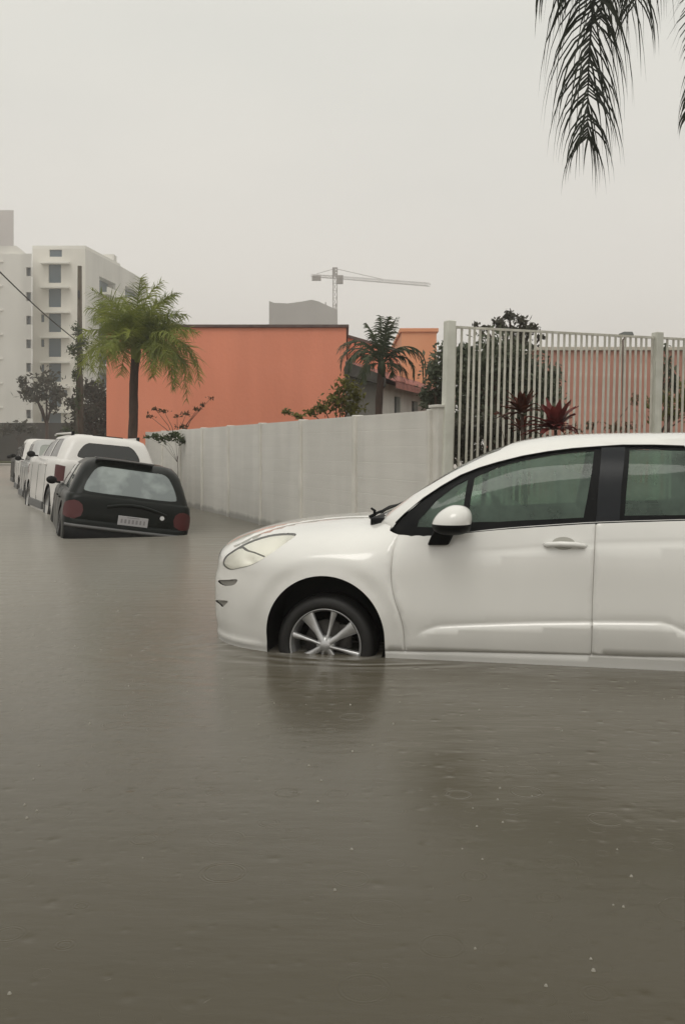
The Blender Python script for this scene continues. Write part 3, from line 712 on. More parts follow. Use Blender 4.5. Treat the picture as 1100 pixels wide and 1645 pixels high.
# ------------------------------------------------------------------ the parked row, each car a stack of rounded rings
class Car:
    """local x: to the right, y: forward from the tail, z up from the water line; st = rows (v, z, y_tail, y_nose, half width)"""
    def __init__(s, name, loc, yaw, roll, label, group, P=5.0, pitch=0.0):
        s.e = empty(name, loc, yaw, label, 'car', group, rx=pitch, ry=roll); s.P = P
    def shell(s, st):
        v = [r[0] for r in st]; return [pchip(v, [r[k] for r in st]) for k in (1, 2, 3, 4)], v[0], v[-1]
    RC = ((0.20, 0.24), (0.50, 0.55))
    def half(s, a, B, H, rc):      # a 0..2: centre of the end, rounded corner, middle of the flank -> (across, distance from the end)
        rx, ry = min(rc[0], B * 0.9), min(rc[1], H * 0.9)
        if a <= 0.8: x = (B - rx) * a / 0.8; y = 0.0
        elif a <= 1.2: t = (a - 0.8) / 0.4 * math.pi / 2; x = B - rx + rx * math.sin(t); y = ry * (1 - math.cos(t))
        else: x = B; y = ry + (H - ry) * (a - 1.2) / 0.8
        return x - 0.025 * B * (1 - min(1, y / H)) ** 3, y + 0.05 * (x / max(B, .01)) ** 2 * (1 - min(1, y / H))
    def pos(s, fn, a, v):           # a: 0 tail centre .. 2 flank middle .. 4 nose centre (left half, x < 0)
        z, yt, yn, B = (f(v) for f in fn); ym = (yt + yn) / 2
        if a <= 2: x, y = s.half(a, B, ym - yt, s.RC[0]); return (-x, yt + y, z)
        x, y = s.half(4 - a, B, yn - ym, s.RC[1]); return (-x, yn - y, z)
    def _inv(s, val, k, B, H, rc):
        lo, hi = 0.0, 2.0
        for _ in range(30):
            m = (lo + hi) / 2
            if s.half(m, B, H, rc)[k] < val: lo = m
            else: hi = m
        return lo
    def tail(s, fn, x, v): z, yt, yn, B = (f(v) for f in fn); return (s._inv(abs(x), 0, B, (yn - yt) / 2, s.RC[0]), v)
    def nose(s, fn, x, v): z, yt, yn, B = (f(v) for f in fn); return (4 - s._inv(abs(x), 0, B, (yn - yt) / 2, s.RC[1]), v)
    def flank(s, fn, y, v):
        z, yt, yn, B = (f(v) for f in fn); ym = (yt + yn) / 2
        if y < ym: return (s._inv(y - yt, 1, B, ym - yt, s.RC[0]), v)
        return (4 - s._inv(yn - y, 1, B, yn - ym, s.RC[1]), v)

KX = 0.45
def car_shell(car, st, panels, bmat, name='body', step=0.07, grooves=(), gw=0.007, gd=0.009):
    """panels: (part name, polygon in (a, v), material, offset, sides); centre panels touch a = 0 or a = 4 and are mirrored into one mesh"""
    fn, v0, v1 = car.shell(st)
    pos = lambda A, v: (lambda p: (p[1], p[0], p[2]))(car.pos(fn, min(max(A / KX, 0), 4), v))
    # in (pos) x and y are swapped so that panel_mesh's mirror (second axis) flips left and right
    bound = [(0, v0), (4 * KX, v0), (4 * KX, v1), (0, v1)]
    pl = [(n_, [(a * KX, v) for a, v in poly]) for n_, poly, *_ in panels]
    gr = [([(a * KX, v) for a, v in g], False) for g in grooves]
    ov_, gd_, tr_ = cut_surface(bound, step, [(p, True) for _, p in pl], [(str(i), p) for i, (_, p) in enumerate(pl)], gr, 'body', gw, gd)
    sw = lambda V: [(p[1], p[0], p[2]) for p in V]
    def part(key, m, parent, sides, off=0.0, nm='x'):
        V, Fc = [], []
        for mi in sides:
            vs, fs = panel_mesh(ov_, gd_, tr_[key], pos, mi, off); n = len(V); V += sw(vs); Fc += [tuple(i + n for i in reversed(f)) for f in fs]
        return weld(mk(nm, V, Fc, m, parent, True))
    bodyo = part('body', bmat, car.e, (False, True), nm=name)
    outs = {}
    for i, (n_, poly, m, off, mode) in enumerate(panels):
        if str(i) not in tr_ or m is None: continue
        if mode == 'centre': outs.setdefault(n_, []).append(part(str(i), m, bodyo if n_ in ('x',) else car.e, (False, True), off, n_))
        else:
            for s_ in (False, True): outs.setdefault(n_, []).append(part(str(i), m, car.e, (s_,), off, n_))
    return fn, bodyo, outs

def simple_wheel(parent, x, y, z, r, face):
    w = empty('wheel', (x, y, z)); w.parent = parent
    t = MB(); c = 0.10
    t.lathe([(r * 0.62, c), (r * 0.75, c + 0.01), (r * 0.97, c - 0.01), (r, c - 0.04), (r, -c + 0.04), (r * 0.97, -c), (r * 0.6, -c)], 32)
    M90 = Matrix.Rotation(R(90) * face, 3, 'Z'); t.v = [tuple(M90 @ Vector(v)) for v in t.v]; t.build('tyre', M['rubber'], w, True)
    q = MB(); q.lathe([(r * 0.63, c - 0.005), (r * 0.58, c - 0.03), (r * 0.2, c - 0.02), (0, c - 0.015)], 32)
    q.v = [tuple(M90 @ Vector(v)) for v in q.v]; q.build('rim', M['alloy'], w, True)
def arch(car, fn, yc, zc, r, v_of_z):
    pts = []
    for t in np.linspace(math.pi, 0, 20):
        y, z = yc + r * math.cos(t), zc + r * math.sin(t); pts.append(car.flank(fn, y, v_of_z(max(z, -0.28))))
    return pts
def well(car, x, yc, zc, r):
    b = MB(); b.lathe([(r * 1.04, -0.02), (r * 1.04, 0.3), (0, 0.3)], 28); Mz = Matrix.Rotation(R(-90) if x < 0 else R(90), 3, 'Z')
    b.v = [tuple(Mz @ Vector(v)) for v in b.v]; o = b.build('wheel_arch', M['well'], car.e, True); o.location = (x, yc, zc)

def generic(car, Lc, Wd, zroof, zbelt, bmat, tailslope=0.3, hood=0.95, glassm=None, lampm=None, lampdata=None, win=None, wr=0.30, hoodz=None, plate=True, sill=-0.3, roofw=0.80, tumble=0.10, tail_win=(0.62, 0.60), side_glass=None, tail_t=(0.10, 0.80), doors=False):
    glassm = glassm or M['dark_glass']; side_glass = side_glass or M['dark_glass']
    B = Wd / 2; hz = hoodz or zbelt - 0.02
    lower = [(sill, sill, 0.02, Lc - 0.06, B * 0.95), (0.0, 0.0, -0.03, Lc, B * 0.975), (0.12, 0.12, -0.03, Lc, B * 0.99), (0.19, 0.19, 0.0, Lc - 0.01, B), (zbelt * 0.65, zbelt * 0.65, 0.01, Lc - 0.03, B), (zbelt - 0.04, zbelt - 0.04, 0.03, Lc - 0.12, B * 0.985), (zbelt, zbelt, 0.05, Lc - 0.24, B * 0.96),
             (zbelt + 0.10, zbelt + 0.035, 0.16, Lc - 0.5, B * 0.90), (zbelt + 0.30, zbelt + 0.06, 0.5, Lc - 1.2, B * 0.60)]
    fn0, _, _ = car.shell(lower); vz = lambda z: min(z, zbelt)
    ya, yb = 0.72, Lc - 0.82; az = -0.28 + wr + 0.0
    pan = [('arch_gap', arch(car, fn0, ya, az, wr + 0.06, vz), None, 0, 'side'), ('arch_gap', arch(car, fn0, yb, az, wr + 0.06, vz), None, 0, 'side')]
    for (nm, pts, m, off) in (lampdata or []): pan.append((nm, [car.tail(fn0, x, z) if f == 't' else car.flank(fn0, x, z) for f, x, z in pts], m, off, 'side'))
    y1, y2, y3 = ya + wr + 0.12, Lc * 0.50, yb - wr - 0.05
    gro = [[car.flank(fn0, y1 + (0.12 if z > 0.2 else 0), z) for z in np.linspace(0.0, zbelt, 5)], [car.flank(fn0, y2, z) for z in np.linspace(0.0, zbelt, 5)], [car.flank(fn0, y3, z) for z in np.linspace(0.0, zbelt, 5)],
           [car.tail(fn0, x, 0.17) for x in np.linspace(0, B * 0.86, 12)]]
    fn, bo, outs = car_shell(car, lower, pan, bmat, grooves=gro if doors else [])
    for sx in (-1, 1):
        for yy in (ya, yb): well(car, sx * B * 0.95, yy, az, wr + 0.06); simple_wheel(car.e, sx * (B - 0.12), yy, az, wr, 1 if sx < 0 else -1)
    if not doors:       # thin door gaps and a dark sill moulding of their own
        for sx in (-1, 1):
            for yy in (y1, y2, y3):
                g = MB(); g.tube([((abs(car.pos(fn, car.flank(fn, yy, z)[0], z)[0]) - 0.001) * sx, yy, z) for z in np.linspace(0.02, zbelt - 0.02, 7)], 0.006, 4); g.build('door_gap', M['trim'], car.e)
            g = MB(); g.box((sx * (B - 0.005), (ya + yb) / 2, 0.03), (0.05, yb - ya - 2 * wr - 0.16, 0.14)); g.build('side_moulding', M['grey_plastic'], car.e, False, 0.01)
    # greenhouse
    H = zroof - zbelt; z0 = zbelt - 0.01
    gb = B * 0.955; y0 = 0.06
    up = [(0, z0, y0, Lc - hood, gb), (H * 0.45, zbelt + H * 0.45, y0 + tailslope * 0.42, Lc - hood - 0.42, gb - tumble * 0.45), (H * 0.85, zbelt + H * 0.85, y0 + tailslope * 0.85, Lc - hood - 0.85, gb - tumble * 0.95), (H * 0.96, zbelt + H * 0.96, y0 + tailslope + 0.02, Lc - hood - 1.0, gb - tumble * 1.25),
          (H * 1.06, zroof, y0 + tailslope + 0.12, Lc - hood - 1.15, gb - tumble * 1.8), (H * 1.06 + 0.25, zroof + 0.018, y0 + tailslope + 0.5, Lc - hood - 1.5, gb * 0.5), (H * 1.06 + 0.5, zroof + 0.025, Lc / 2 - 0.4, Lc / 2 + 0.3, 0.05)]
    gf, _, _ = car.shell(up)
    t0, t1 = H * 0.10, H * 0.80; w0, w1 = H * tail_t[0], H * tail_t[1]
    xb, xt = tail_win
    rw = smooth_line([(0, w0), car.tail(gf, xb - 0.08, w0), car.tail(gf, xb, w0 + 0.06), car.tail(gf, xt, w1 - 0.06), car.tail(gf, xt - 0.10, w1)], 3)
    rw = [(0, w0)] + rw + [(0, w1)]
    wsn = [(4, t0), car.nose(gf, B * 0.80, t0), car.nose(gf, B * 0.62, t1 + 0.02), (4, t1 + 0.02)]
    def sw_(y0_, y1_, ys0, ys1): return [car.flank(gf, y0_, t0), car.flank(gf, (y0_ + y1_) / 2, t0), car.flank(gf, y1_, t0), car.flank(gf, ys1, t1), car.flank(gf, (ys0 + ys1) / 2, t1), car.flank(gf, ys0, t1)]
    pan = [('rear_window', rw, glassm, -0.006, 'centre'), ('windscreen', wsn, M['dark_glass'], -0.004, 'centre'),
           ('side_window', sw_(0.42, y1 + 0.02, 0.55 + tailslope * 0.6, y1 + 0.05), side_glass, -0.006, 'side'), ('side_window', sw_(y1 + 0.12, y2 - 0.05, y1 + 0.14, y2 - 0.06), side_glass, -0.006, 'side'), ('side_window', sw_(y2 + 0.05, Lc - hood - 0.18, y2 + 0.04, Lc - hood - 0.95), side_glass, -0.006, 'side')]
    _, go, _ = car_shell(car, up, pan, bmat, name='cabin')
    for sx in (-1, 1):
        m = MB(); m.lathe([(0.0, -0.05), (0.06, -0.045), (0.085, 0.0), (0.08, 0.04), (0.0, 0.05)], 14, c=(sx * (B + 0.09), Lc - hood - 0.42, zbelt + 0.06)); m.box((sx * (B + 0.01), Lc - hood - 0.42, zbelt + 0.03), (0.12, 0.05, 0.04))
        m.v = [(v[0] if True else 0, v[1], zbelt + 0.06 + (v[2] - zbelt - 0.06) * 0.75) for v in m.v]
        m.build('mirror', M['trim'], car.e, True)
        h = MB()
        for yy in (y2 - 0.2, y1 + 0.05): h = MB(); h.tube([(sx * (B - 0.004), yy - 0.08, zbelt - 0.12), (sx * (B + 0.02), yy, zbelt - 0.115), (sx * (B - 0.004), yy + 0.08, zbelt - 0.12)], 0.012, 6); h.build('door_handle', bmat, car.e, True)
    return fn0, gf

CG = 'cars parked in a row along the wall'
# --- dark estate car, leaning to its right
Car.RC = ((0.13, 0.15), (0.50, 0.55))
wg = Car('parked_car', (-2.90, 12.93, 0.0), R(18.5), R(8.2), 'dark green estate car tilting in the flood with a round red tail lamp', CG, P=5.2)
lampL = [('t', 0.60, 0.29), ('t', 0.62, 0.36), ('t', 0.67, 0.40), ('t', 0.73, 0.41), ('t', 0.80, 0.39), ('f', 0.15, 0.36), ('f', 0.17, 0.28), ('f', 0.15, 0.20), ('t', 0.80, 0.175), ('t', 0.70, 0.165), ('t', 0.62, 0.21)]
fnw, gfw = generic(wg, 4.2, 1.74, 1.00, 0.50, M['black_paint'], tailslope=0.34, hood=1.0, glassm=M['rear_glass'], lampdata=[('tail_lamp', lampL, M['red_lamp'], 0.006)], wr=0.29, roofw=0.7, tumble=0.19, doors=True, tail_win=(0.62, 0.51), side_glass=M['rear_glass'])
wo = wg.e
GLOSS = None     # bumper with a grey strip
ring = lambda z, off, n=24, xm=0.80: [(x, -0.03 - off + 0.05 * (x / 0.83) ** 2 + 0.10 * (abs(x) / 0.83) ** 10, z) for x in np.linspace(-xm, xm, n)]
for nm, z0, z1, off, m in (('bumper', -0.22, 0.10, 0.035, M['trim']), ('bumper_strip', 0.055, 0.10, 0.052, M['grey_plastic'])):
    rows = [ring(z0, 0.0), ring(z0 + 0.01, off), ring(z1 - 0.01, off), ring(z1, 0.0)]
    if nm == 'bumper_strip': rows = [ring(z0, 0.034, xm=0.82), ring(z0 + 0.008, off, xm=0.82), ring(z1 - 0.01, off, xm=0.82), ring(z1, 0.03, xm=0.82)]
    V = [q for r in rows for q in r]; n = 24; Fc = [(i * n + k, i * n + k + 1, (i + 1) * n + k + 1, (i + 1) * n + k) for i in range(3) for k in range(n - 1)]
    mk(nm, V, Fc, m, wo, True)
b = MB(); b.box((0.06, -0.012, 0.215), (0.40, 0.018, 0.125)); pl = b.build('licence_plate', M['plate'], wo, False, 0.006)
b = MB(); rs = random.Random(3)
for k in range(7): b.box((0.06 - 0.15 + k * 0.05, -0.0225, 0.21), (rs.uniform(0.022, 0.032), 0.002, 0.055))
b.box((0.06, -0.0225, 0.262), (0.16, 0.002, 0.010)); b.build('plate_characters', M['plate_ink'], pl)
b = MB(); 
prof = [(-0.30, 0.36), (-0.2, 0.385), (-0.1, 0.405), (0.02, 0.415), (0.15, 0.41), (0.28, 0.39), (0.4, 0.36), (0.5, 0.33)]
V = []; 
for (x, z) in prof: V += [(x, 0.02, z + 0.03), (x, -0.012, z + 0.02), (x, -0.014, z), (x, 0.02, z - 0.02)]
Fc = [(i * 4 + k, i * 4 + k + 1, i * 4 + k + 5, i * 4 + k + 4) for i in range(len(prof) - 1) for k in range(3)]
mk('tailgate_bulge', V, Fc, M['black_paint'], wo, True)
b = MB(); b.lathe([(0, 0), (0.03, 0.0), (0.03, 0.008)], 14, c=(0.44, -0.014, 0.305)); 
b.v = [(v[0], v[1], v[2]) for v in b.v]; o = b.build('badge', mat('badge_white', (0.7, 0.7, 0.7), 0.4), wo)
b = MB(); b.box((-0.12, 0.43, 1.005), (0.80, 0.16, 0.022)); b.build('roof_reflection', M['grey_plastic'], wo, True, 0.01)  # grey strip added in place of the reflection on the roof

# --- white SUV
sv = Car('parked_car', (-4.27, 17.35, 0.0), R(25), R(5.5), 'white sport utility car with black roof rack ends in front of the dark estate', CG, P=5.5)
sl_ = [('t', 0.76, 0.80), ('t', 0.88, 0.82), ('f', 0.20, 0.82), ('f', 0.17, 0.55), ('t', 0.88, 0.52), ('t', 0.77, 0.54)]
generic(sv, 4.3, 1.88, 1.40, 0.92, M['white_paint2'], tailslope=0.22, hood=1.15, lampdata=[('tail_lamp', sl_, M['red_lamp'], 0.004)], wr=0.34, tumble=0.20, tail_win=(0.56, 0.46), hoodz=0.85, tail_t=(0.12, 0.70))
so_ = sv.e
for sx in (-1, 1):
    b = MB(); b.tube([(sx * 0.60, 0.62, 1.39), (sx * 0.60, 0.72, 1.42), (sx * 0.60, 2.5, 1.425), (sx * 0.60, 2.7, 1.40)], 0.018, 8); b.build('roof_rail', M['white_paint2'], so_, True)
    b = MB(); b.box((sx * 0.60, 0.60, 1.41), (0.05, 0.10, 0.09)); b.build('rack_end', M['trim'], so_, True, 0.01)
b = MB(); b.box((0, 0.42, 1.405), (0.55, 0.03, 0.02)); b.build('roof_bar', M['trim'], so_)
b = MB(); b.box((0, -0.06, 0.18), (1.62, 0.12, 0.30)); b.build('bumper', M['grey_plastic'], so_, True, 0.04)

# --- two cars further on
c3 = Car('parked_car', (-6.42, 22.3, 0.0), R(21.5), R(4.5), 'pale silver hatchback with a light rear window, between the white cars', CG, P=5.0)
generic(c3, 4.0, 1.72, 1.34, 0.80, M['silver_paint'], tailslope=0.38, hood=0.9, glassm=mat('pale_glass', (0.28, 0.30, 0.27), 0.15, coat=0.5), side_glass=mat('grey_glass', (0.08, 0.085, 0.08), 0.2), lampdata=[('tail_lamp', [('t', 0.66, 0.82 - 0.05), ('t', 0.8, 0.77), ('f', 0.2, 0.76), ('f', 0.16, 0.5), ('t', 0.8, 0.48), ('t', 0.7, 0.5)], M['dred_lamp'], 0.004)], tumble=0.12)
c4 = Car('parked_car', (-8.2, 27.2, 0.0), R(21.5), R(3), 'white compact car with dark windows at the far end of the parked row', CG, P=5.0)
generic(c4, 4.0, 1.72, 1.42, 0.85, M['white_paint2'], tailslope=0.25, hood=0.9, lampdata=[('tail_lamp', [('t', 0.68, 0.8), ('t', 0.8, 0.8), ('f', 0.2, 0.8), ('f', 0.16, 0.5), ('t', 0.8, 0.48), ('t', 0.7, 0.5)], M['dred_lamp'], 0.004)], tumble=0.12)
c5 = Car('parked_car', (-10.3, 33.0, 0.0), R(21.5), R(2), 'dark grey car, mostly hidden, beyond the white compact car', CG, P=5.0)
generic(c5, 4.1, 1.72, 1.22, 0.78, M['dark_alloy'], tailslope=0.3, hood=0.9, tumble=0.12)
# ------------------------------------------------------------------ white slab wall
WD = Vector((-0.3746, 0.9272, 0)); WO = Vector((0.905, 9.70, 0)); WA = math.atan2(WD.y, WD.x)
wall = empty('slab_wall', WO, WA, 'long white painted wall of concrete slabs and posts beside the parked cars', 'wall')
PS = [0.0, 1.93, 3.85, 5.73, 7.6, 9.5, 11.38, 13.3, 15.2]
ZT = 1.575
for i, s in enumerate(PS):
    b = MB(); b.box((s, 0.0, (ZT + 0.012 - 0.4) / 2 + 0.0), (0.10 if i else 0.06, 0.125, ZT + 0.4 + 0.012)); b.build('post', M['wall_post'], wall, False, 0.012)
for i in range(len(PS) - 1):
    n = 9; hs = (ZT + 0.05) / n * 1.0; V = []; Fc = []; a0, a1 = PS[i] + 0.05, PS[i + 1] - 0.05; prof = []
    z = ZT - n * hs - 0.3; prof.append((0.02, z))
    for k in range(n + 1):
        zb_ = ZT - (n - k) * hs - hs; zt_ = zb_ + hs; prof += [(0.0312, zb_ + 0.001), (0.032, zb_ + 0.006), (0.032, zt_ - 0.006), (0.0312, zt_ - 0.001)]
    nseg = 8
    for j in range(nseg + 1):
        x = a0 + (a1 - a0) * j / nseg
        for (y, zz) in prof: V.append((x, y, zz))
        for (y, zz) in reversed(prof): V.append((x, -y, zz))
    m_ = 2 * len(prof)
    for j in range(nseg):
        for k in range(m_): q = j * m_ + k; q2 = j * m_ + (k + 1) % m_; Fc.append((q, q2, q2 + m_, q + m_))
    Fc += [tuple(range(m_ - 1, -1, -1)), tuple(nseg * m_ + k for k in range(m_))]
    mk('wall_panel', V, Fc, M['wall_paint'], wall)
# darker coping strip on top of the panels
# ------------------------------------------------------------------ fence with bars
FD = Vector((0.9272, 0.3746, 0)); FO = Vector((1.035, 9.60, 0)); FA = math.atan2(FD.y, FD.x); ZF = 2.42; LEAN = -0.030
pil_ = empty('gate_pillar', (0.965, 9.63, 0), FA, 'short pale concrete pillar between the slab wall and the barred fence', 'pillar')
b = MB(); b.box((0, 0.02, 0.60), (0.10, 0.16, 2.0)); b.build('shaft', M['wall_post'], pil_, False, 0.01)
b = MB(); b.box((0, 0.02, 1.613), (0.13, 0.19, 0.03)); b.build('cap', M['wall_post'], pil_, False, 0.006)
fence = empty('barred_fence', FO, FA, 'tall white metal fence of thin upright bars behind the white hatchback', 'fence')
def lean(b): b.v = [(v[0] - LEAN * (v[2] - 1.2) * -1 * -1 if False else v[0] + 0.030 * (v[2] - 1.2), v[1], v[2]) for v in b.v]; return b
PL = 2.57
for i in range(3):
    b = MB(); b.box((i * PL, 0, (ZF - 0.35) / 2 + 0.03), (0.095, 0.095, ZF + 0.35 + 0.03)); lean(b).build('post', M['fence_white'], fence, False, 0.008)
for i in range(2):
    for nm, z in (('top_rail', ZF - 0.015), ('bottom_rail', 0.14)):
        b = MB(); b.box((i * PL + PL / 2, 0, z), (PL - 0.10, 0.024, 0.024)); lean(b).build(nm, M['bar_white'], fence)
NB = 35
bar0 = None; rbar = random.Random(4)
for i in range(2):
    for k in range(NB):
        x = i * PL + PL * (k + 1) / (NB + 1)
        if bar0 is None:
            b = MB(); b.box((0, -0.004, ZF / 2 + 0.035), (0.018, 0.018, ZF - 0.08)); bar0 = lean(b).build('bar', M['bar_white'], fence); o = bar0
        else: o = bar0.copy(); C.objects.link(o); o.parent = fence
        o.location = (x + rbar.uniform(-.004, .004), 0, 0); o.rotation_euler = (rbar.uniform(-.004, .004), rbar.uniform(-.003, .003), 0)
# ------------------------------------------------------------------ orange buildings
def block(name, px0, px1, Y, pyt, depth, m, label, cop, ch=0.10, z0=-0.24, cat='building', rz=0.0):
    a = at(px0, pyt, Y); b_ = at(px1, pyt, Y); w_ = b_.x - a.x; zt = a.z
    e = empty(name, (a.x, Y, 0), rz, label, cat)
    b = MB(); b.box((w_ / 2, depth / 2, (zt + z0) / 2), (w_, depth, zt - z0)); b.build('wall', m, e)
    b = MB(); b.box((w_ / 2, depth / 2, zt + ch / 2), (w_ + 0.16, depth + 0.16, ch)); b.build('coping', cop, e, False, 0.01)
    return e, w_, zt
ob, ow, oz = block('orange_building', 171, 556, 30.0, 526, 11, M['orange'], 'large windowless orange building with a dark roof edge behind the slab wall', M['coping'], 0.09)
e2 = empty('orange_building', at(558, 719, 33.0) * 1, 0, 'lower orange wing with sloping top between the big orange block and the palm', 'building'); e2.location.z = 0
x1 = at(640, 719, 33).x - at(558, 719, 33).x; za, zb2 = at(0, 541, 33).z, at(0, 566, 33).z
b = MB(); b.add([(0, 0, -0.24), (x1, 0, -0.24), (x1, 0, zb2), (0, 0, za), (0, 6, -0.24), (x1, 6, -0.24), (x1, 6, zb2), (0, 6, za)], [(0, 1, 2, 3), (5, 4, 7, 6), (1, 5, 6, 2), (4, 0, 3, 7), (3, 2, 6, 7)]); b.build('wall', M['orange'], e2)
b = MB(); b.add([(-0.05, -0.08, za), (x1 + .05, -0.08, zb2), (x1 + .05, 6.1, zb2), (-0.05, 6.1, za), (-0.05, -0.08, za + .09), (x1 + .05, -0.08, zb2 + .09), (x1 + .05, 6.1, zb2 + .09), (-0.05, 6.1, za + .09)], [(0, 3, 2, 1), (4, 5, 6, 7), (0, 1, 5, 4), (1, 2, 6, 5), (2, 3, 7, 6), (3, 0, 4, 7)]); b.build('coping', M['coping'], e2)
e3, _, _ = block('orange_building', 645, 701, 42.0, 533, 8, M['orange2'], 'pale orange block showing above the palm fronds left of the fence', M['orange2'], 0.16)
e4, pw, pz = block('pink_building', 862, 1330, 24.0, 563, 9, M['pink'], 'dull pink windowless building seen through the fence bars', M['pale_coping'], 0.09)
# ------------------------------------------------------------------ low house with tiled roof
hs_ = empty('low_house', (at(612, 719, 21.5).x, 21.5, 0), 0, 'low white house with small dark windows and a red tiled roof behind the slab wall', 'house')
def hl(px, py, Y): p = at(px, py, Y); return Vector((p.x - hs_.location.x, Y - 21.5, p.z))
ze = 2.66; A_ = hl(612, 719, 21.5); B_ = hl(712, 719, 28.5); A_.z = B_.z = 0; dd = (B_ - A_); L_ = dd.length; dn = dd.normalized(); nn = Vector((-dn.y, dn.x, 0)); nn = nn if nn.y > 0 else -nn
def hw(s, d, z): p = A_ + dn * s + nn * d; return (p.x, p.y, z)
def holes_wall(Lw, zt, z0, wins, rec=0.12):
    xs = sorted({0, Lw} | {v for w_ in wins for v in (w_[0], w_[1])}); zs = sorted({z0, zt} | {v for w_ in wins for v in (w_[2], w_[3])}); V = []; Fc = []
    def quad(p): n = len(V); V.extend(p); Fc.append((n, n + 1, n + 2, n + 3))
    for i in range(len(xs) - 1):
        for j in range(len(zs) - 1):
            cx, cz = (xs[i] + xs[i + 1]) / 2, (zs[j] + zs[j + 1]) / 2
            if any(w_[0] < cx < w_[1] and w_[2] < cz < w_[3] for w_ in wins): continue
            quad([(xs[i], 0, zs[j]), (xs[i + 1], 0, zs[j]), (xs[i + 1], 0, zs[j + 1]), (xs[i], 0, zs[j + 1])])
    for (a, b_, c, d) in wins:
        quad([(a, 0, c), (a, rec, c), (a, rec, d), (a, 0, d)]); quad([(b_, 0, c), (b_, 0, d), (b_, rec, d), (b_, rec, c)]); quad([(a, 0, c), (b_, 0, c), (b_, rec, c), (a, rec, c)]); quad([(a, 0, d), (a, rec, d), (b_, rec, d), (b_, 0, d)])
    return V, Fc
wins = [(L_ * 0.17, L_ * 0.25, 1.95, 2.42), (L_ * 0.42, L_ * 0.52, 2.0, 2.4), (L_ * 0.66, L_ * 0.73, 1.75, 2.35)]
V, Fc = holes_wall(L_, ze, -0.24, wins)
mk('wall', [hw(x, y, z) for x, y, z in V], Fc, M['house_white'], hs_)
for w_ in wins: mk('window', [hw(w_[0] - .01, 0.1, w_[2] - .01), hw(w_[1] + .01, 0.1, w_[2] - .01), hw(w_[1] + .01, 0.1, w_[3] + .01), hw(w_[0] - .01, 0.1, w_[3] + .01)], [(0, 1, 2, 3)], M['window_dark'], hs_)
rp_ = [(-0.1, -0.35, ze - 0.02), (L_ + 0.3, -0.35, ze - 0.02), (L_ + 0.3, 0.8, ze + 0.45), (-0.1, 0.8, ze + 0.45)]
mb = MB(); nrow = 60
for k in range(nrow):       # pantile ridges running down the slope
    s0 = -0.1 + (L_ + 0.4) * k / nrow; s1 = -0.1 + (L_ + 0.4) * (k + 0.5) / nrow; s2 = -0.1 + (L_ + 0.4) * (k + 1) / nrow
    mb.add([hw(s0, -0.35, ze), hw(s1, -0.35, ze + 0.05), hw(s2, -0.35, ze), hw(s0, 0.8, ze + 0.47), hw(s1, 0.8, ze + 0.52), hw(s2, 0.8, ze + 0.47)], [(0, 1, 4, 3), (1, 2, 5, 4)])
mb.add([hw(*q) for q in rp_], [(0, 1, 2, 3)]); mb.add([hw(-.1, .8, -.24), hw(L_ + .3, .8, -.24), hw(L_ + .3, .8, ze + .47), hw(-.1, .8, ze + .47)], [(0, 1, 2, 3)]); mb.add([hw(-0.1, -0.36, ze - 0.14), hw(L_ + .3, -0.36, ze - 0.14), hw(L_ + .3, -0.36, ze + 0.0), hw(-0.1, -0.36, ze + 0.0)], [(0, 1, 2, 3)])
mb.build('roof', M['roof_red'], hs_)
# gable end on its left, its shade painted as dark grey
sh = empty('shaded_gable', (at(556, 719, 20.5).x, 20.5, 0), 0, 'gable end of the low house, shade painted dark grey, with a roof sloping down to the right', 'house_gable')
x1 = at(611, 719, 20.5).x - at(556, 719, 20.5).x; z1, z2 = at(0, 603, 20.5).z, at(0, 618, 20.5).z
b = MB(); b.add([(0, 0, -0.24), (x1, 0, -0.24), (x1, 0, z2), (0, 0, z1), (0, 5, -0.24), (x1, 5, -0.24), (x1, 5, z2), (0, 5, z1)], [(0, 1, 2, 3), (5, 4, 7, 6), (1, 5, 6, 2), (4, 0, 3, 7), (3, 2, 6, 7)]); b.build('wall', M['house_shaded'], sh)
za, zb2 = at(0, 580, 20.2).z, at(0, 604, 20.2).z
b = MB(); t = 0.28; b.add([(-0.02, -0.3, za - t), (x1 + .1, -0.3, zb2 - 0.2), (x1 + .1, 5.1, zb2 - 0.2), (-0.02, 5.1, za - t), (-0.02, -0.3, za), (x1 + .1, -0.3, zb2), (x1 + .1, 5.1, zb2), (-0.02, 5.1, za)], [(0, 3, 2, 1), (4, 5, 6, 7), (0, 1, 5, 4), (1, 2, 6, 5), (2, 3, 7, 6), (3, 0, 4, 7)]); b.build('roof', M['roof_dark'], sh)
# ------------------------------------------------------------------ apartments
def facade(parent, name, O, d, wd, z0, z1, wins, m, gm, rec=0.25):
    V, Fc = holes_wall(wd, z1, z0, wins, rec); n = Vector((-d.y, d.x, 0))
    if n.y < 0: n = -n
    if abs(d.x) < 0.5: n = Vector((-1, 0, 0)) if d.y > 0 else n
    n = Vector((-d.y, d.x, 0))
    f = lambda x, y, z: tuple(O + d * x + n * y + Vector((0, 0, z)))
    mk(name, [f(*v) for v in V], Fc, m, parent)
    for w_ in wins: mk('window', [f(w_[0] - .02, rec - 0.02, w_[2] - .02), f(w_[1] + .02, rec - 0.02, w_[2] - .02), f(w_[1] + .02, rec - 0.02, w_[3] + .02), f(w_[0] - .02, rec - 0.02, w_[3] + .02)], [(0, 1, 2, 3)], gm, parent)
YA = 110.0; AO = at(52, 719, YA); AO.z = 0
ap = empty('apartment_block', AO, 0, 'white seven-storey apartment block with a column of stacked windows, behind the palm', 'apartment building')
W1 = at(137, 719, YA).x - AO.x; ztop = at(0, 399, YA).z; fl = 40.0 / F * YA
k = YA / F
wins = []
zrow = [at(0, y, YA).z for y in (423, 462, 502, 542, 582, 622, 662)]
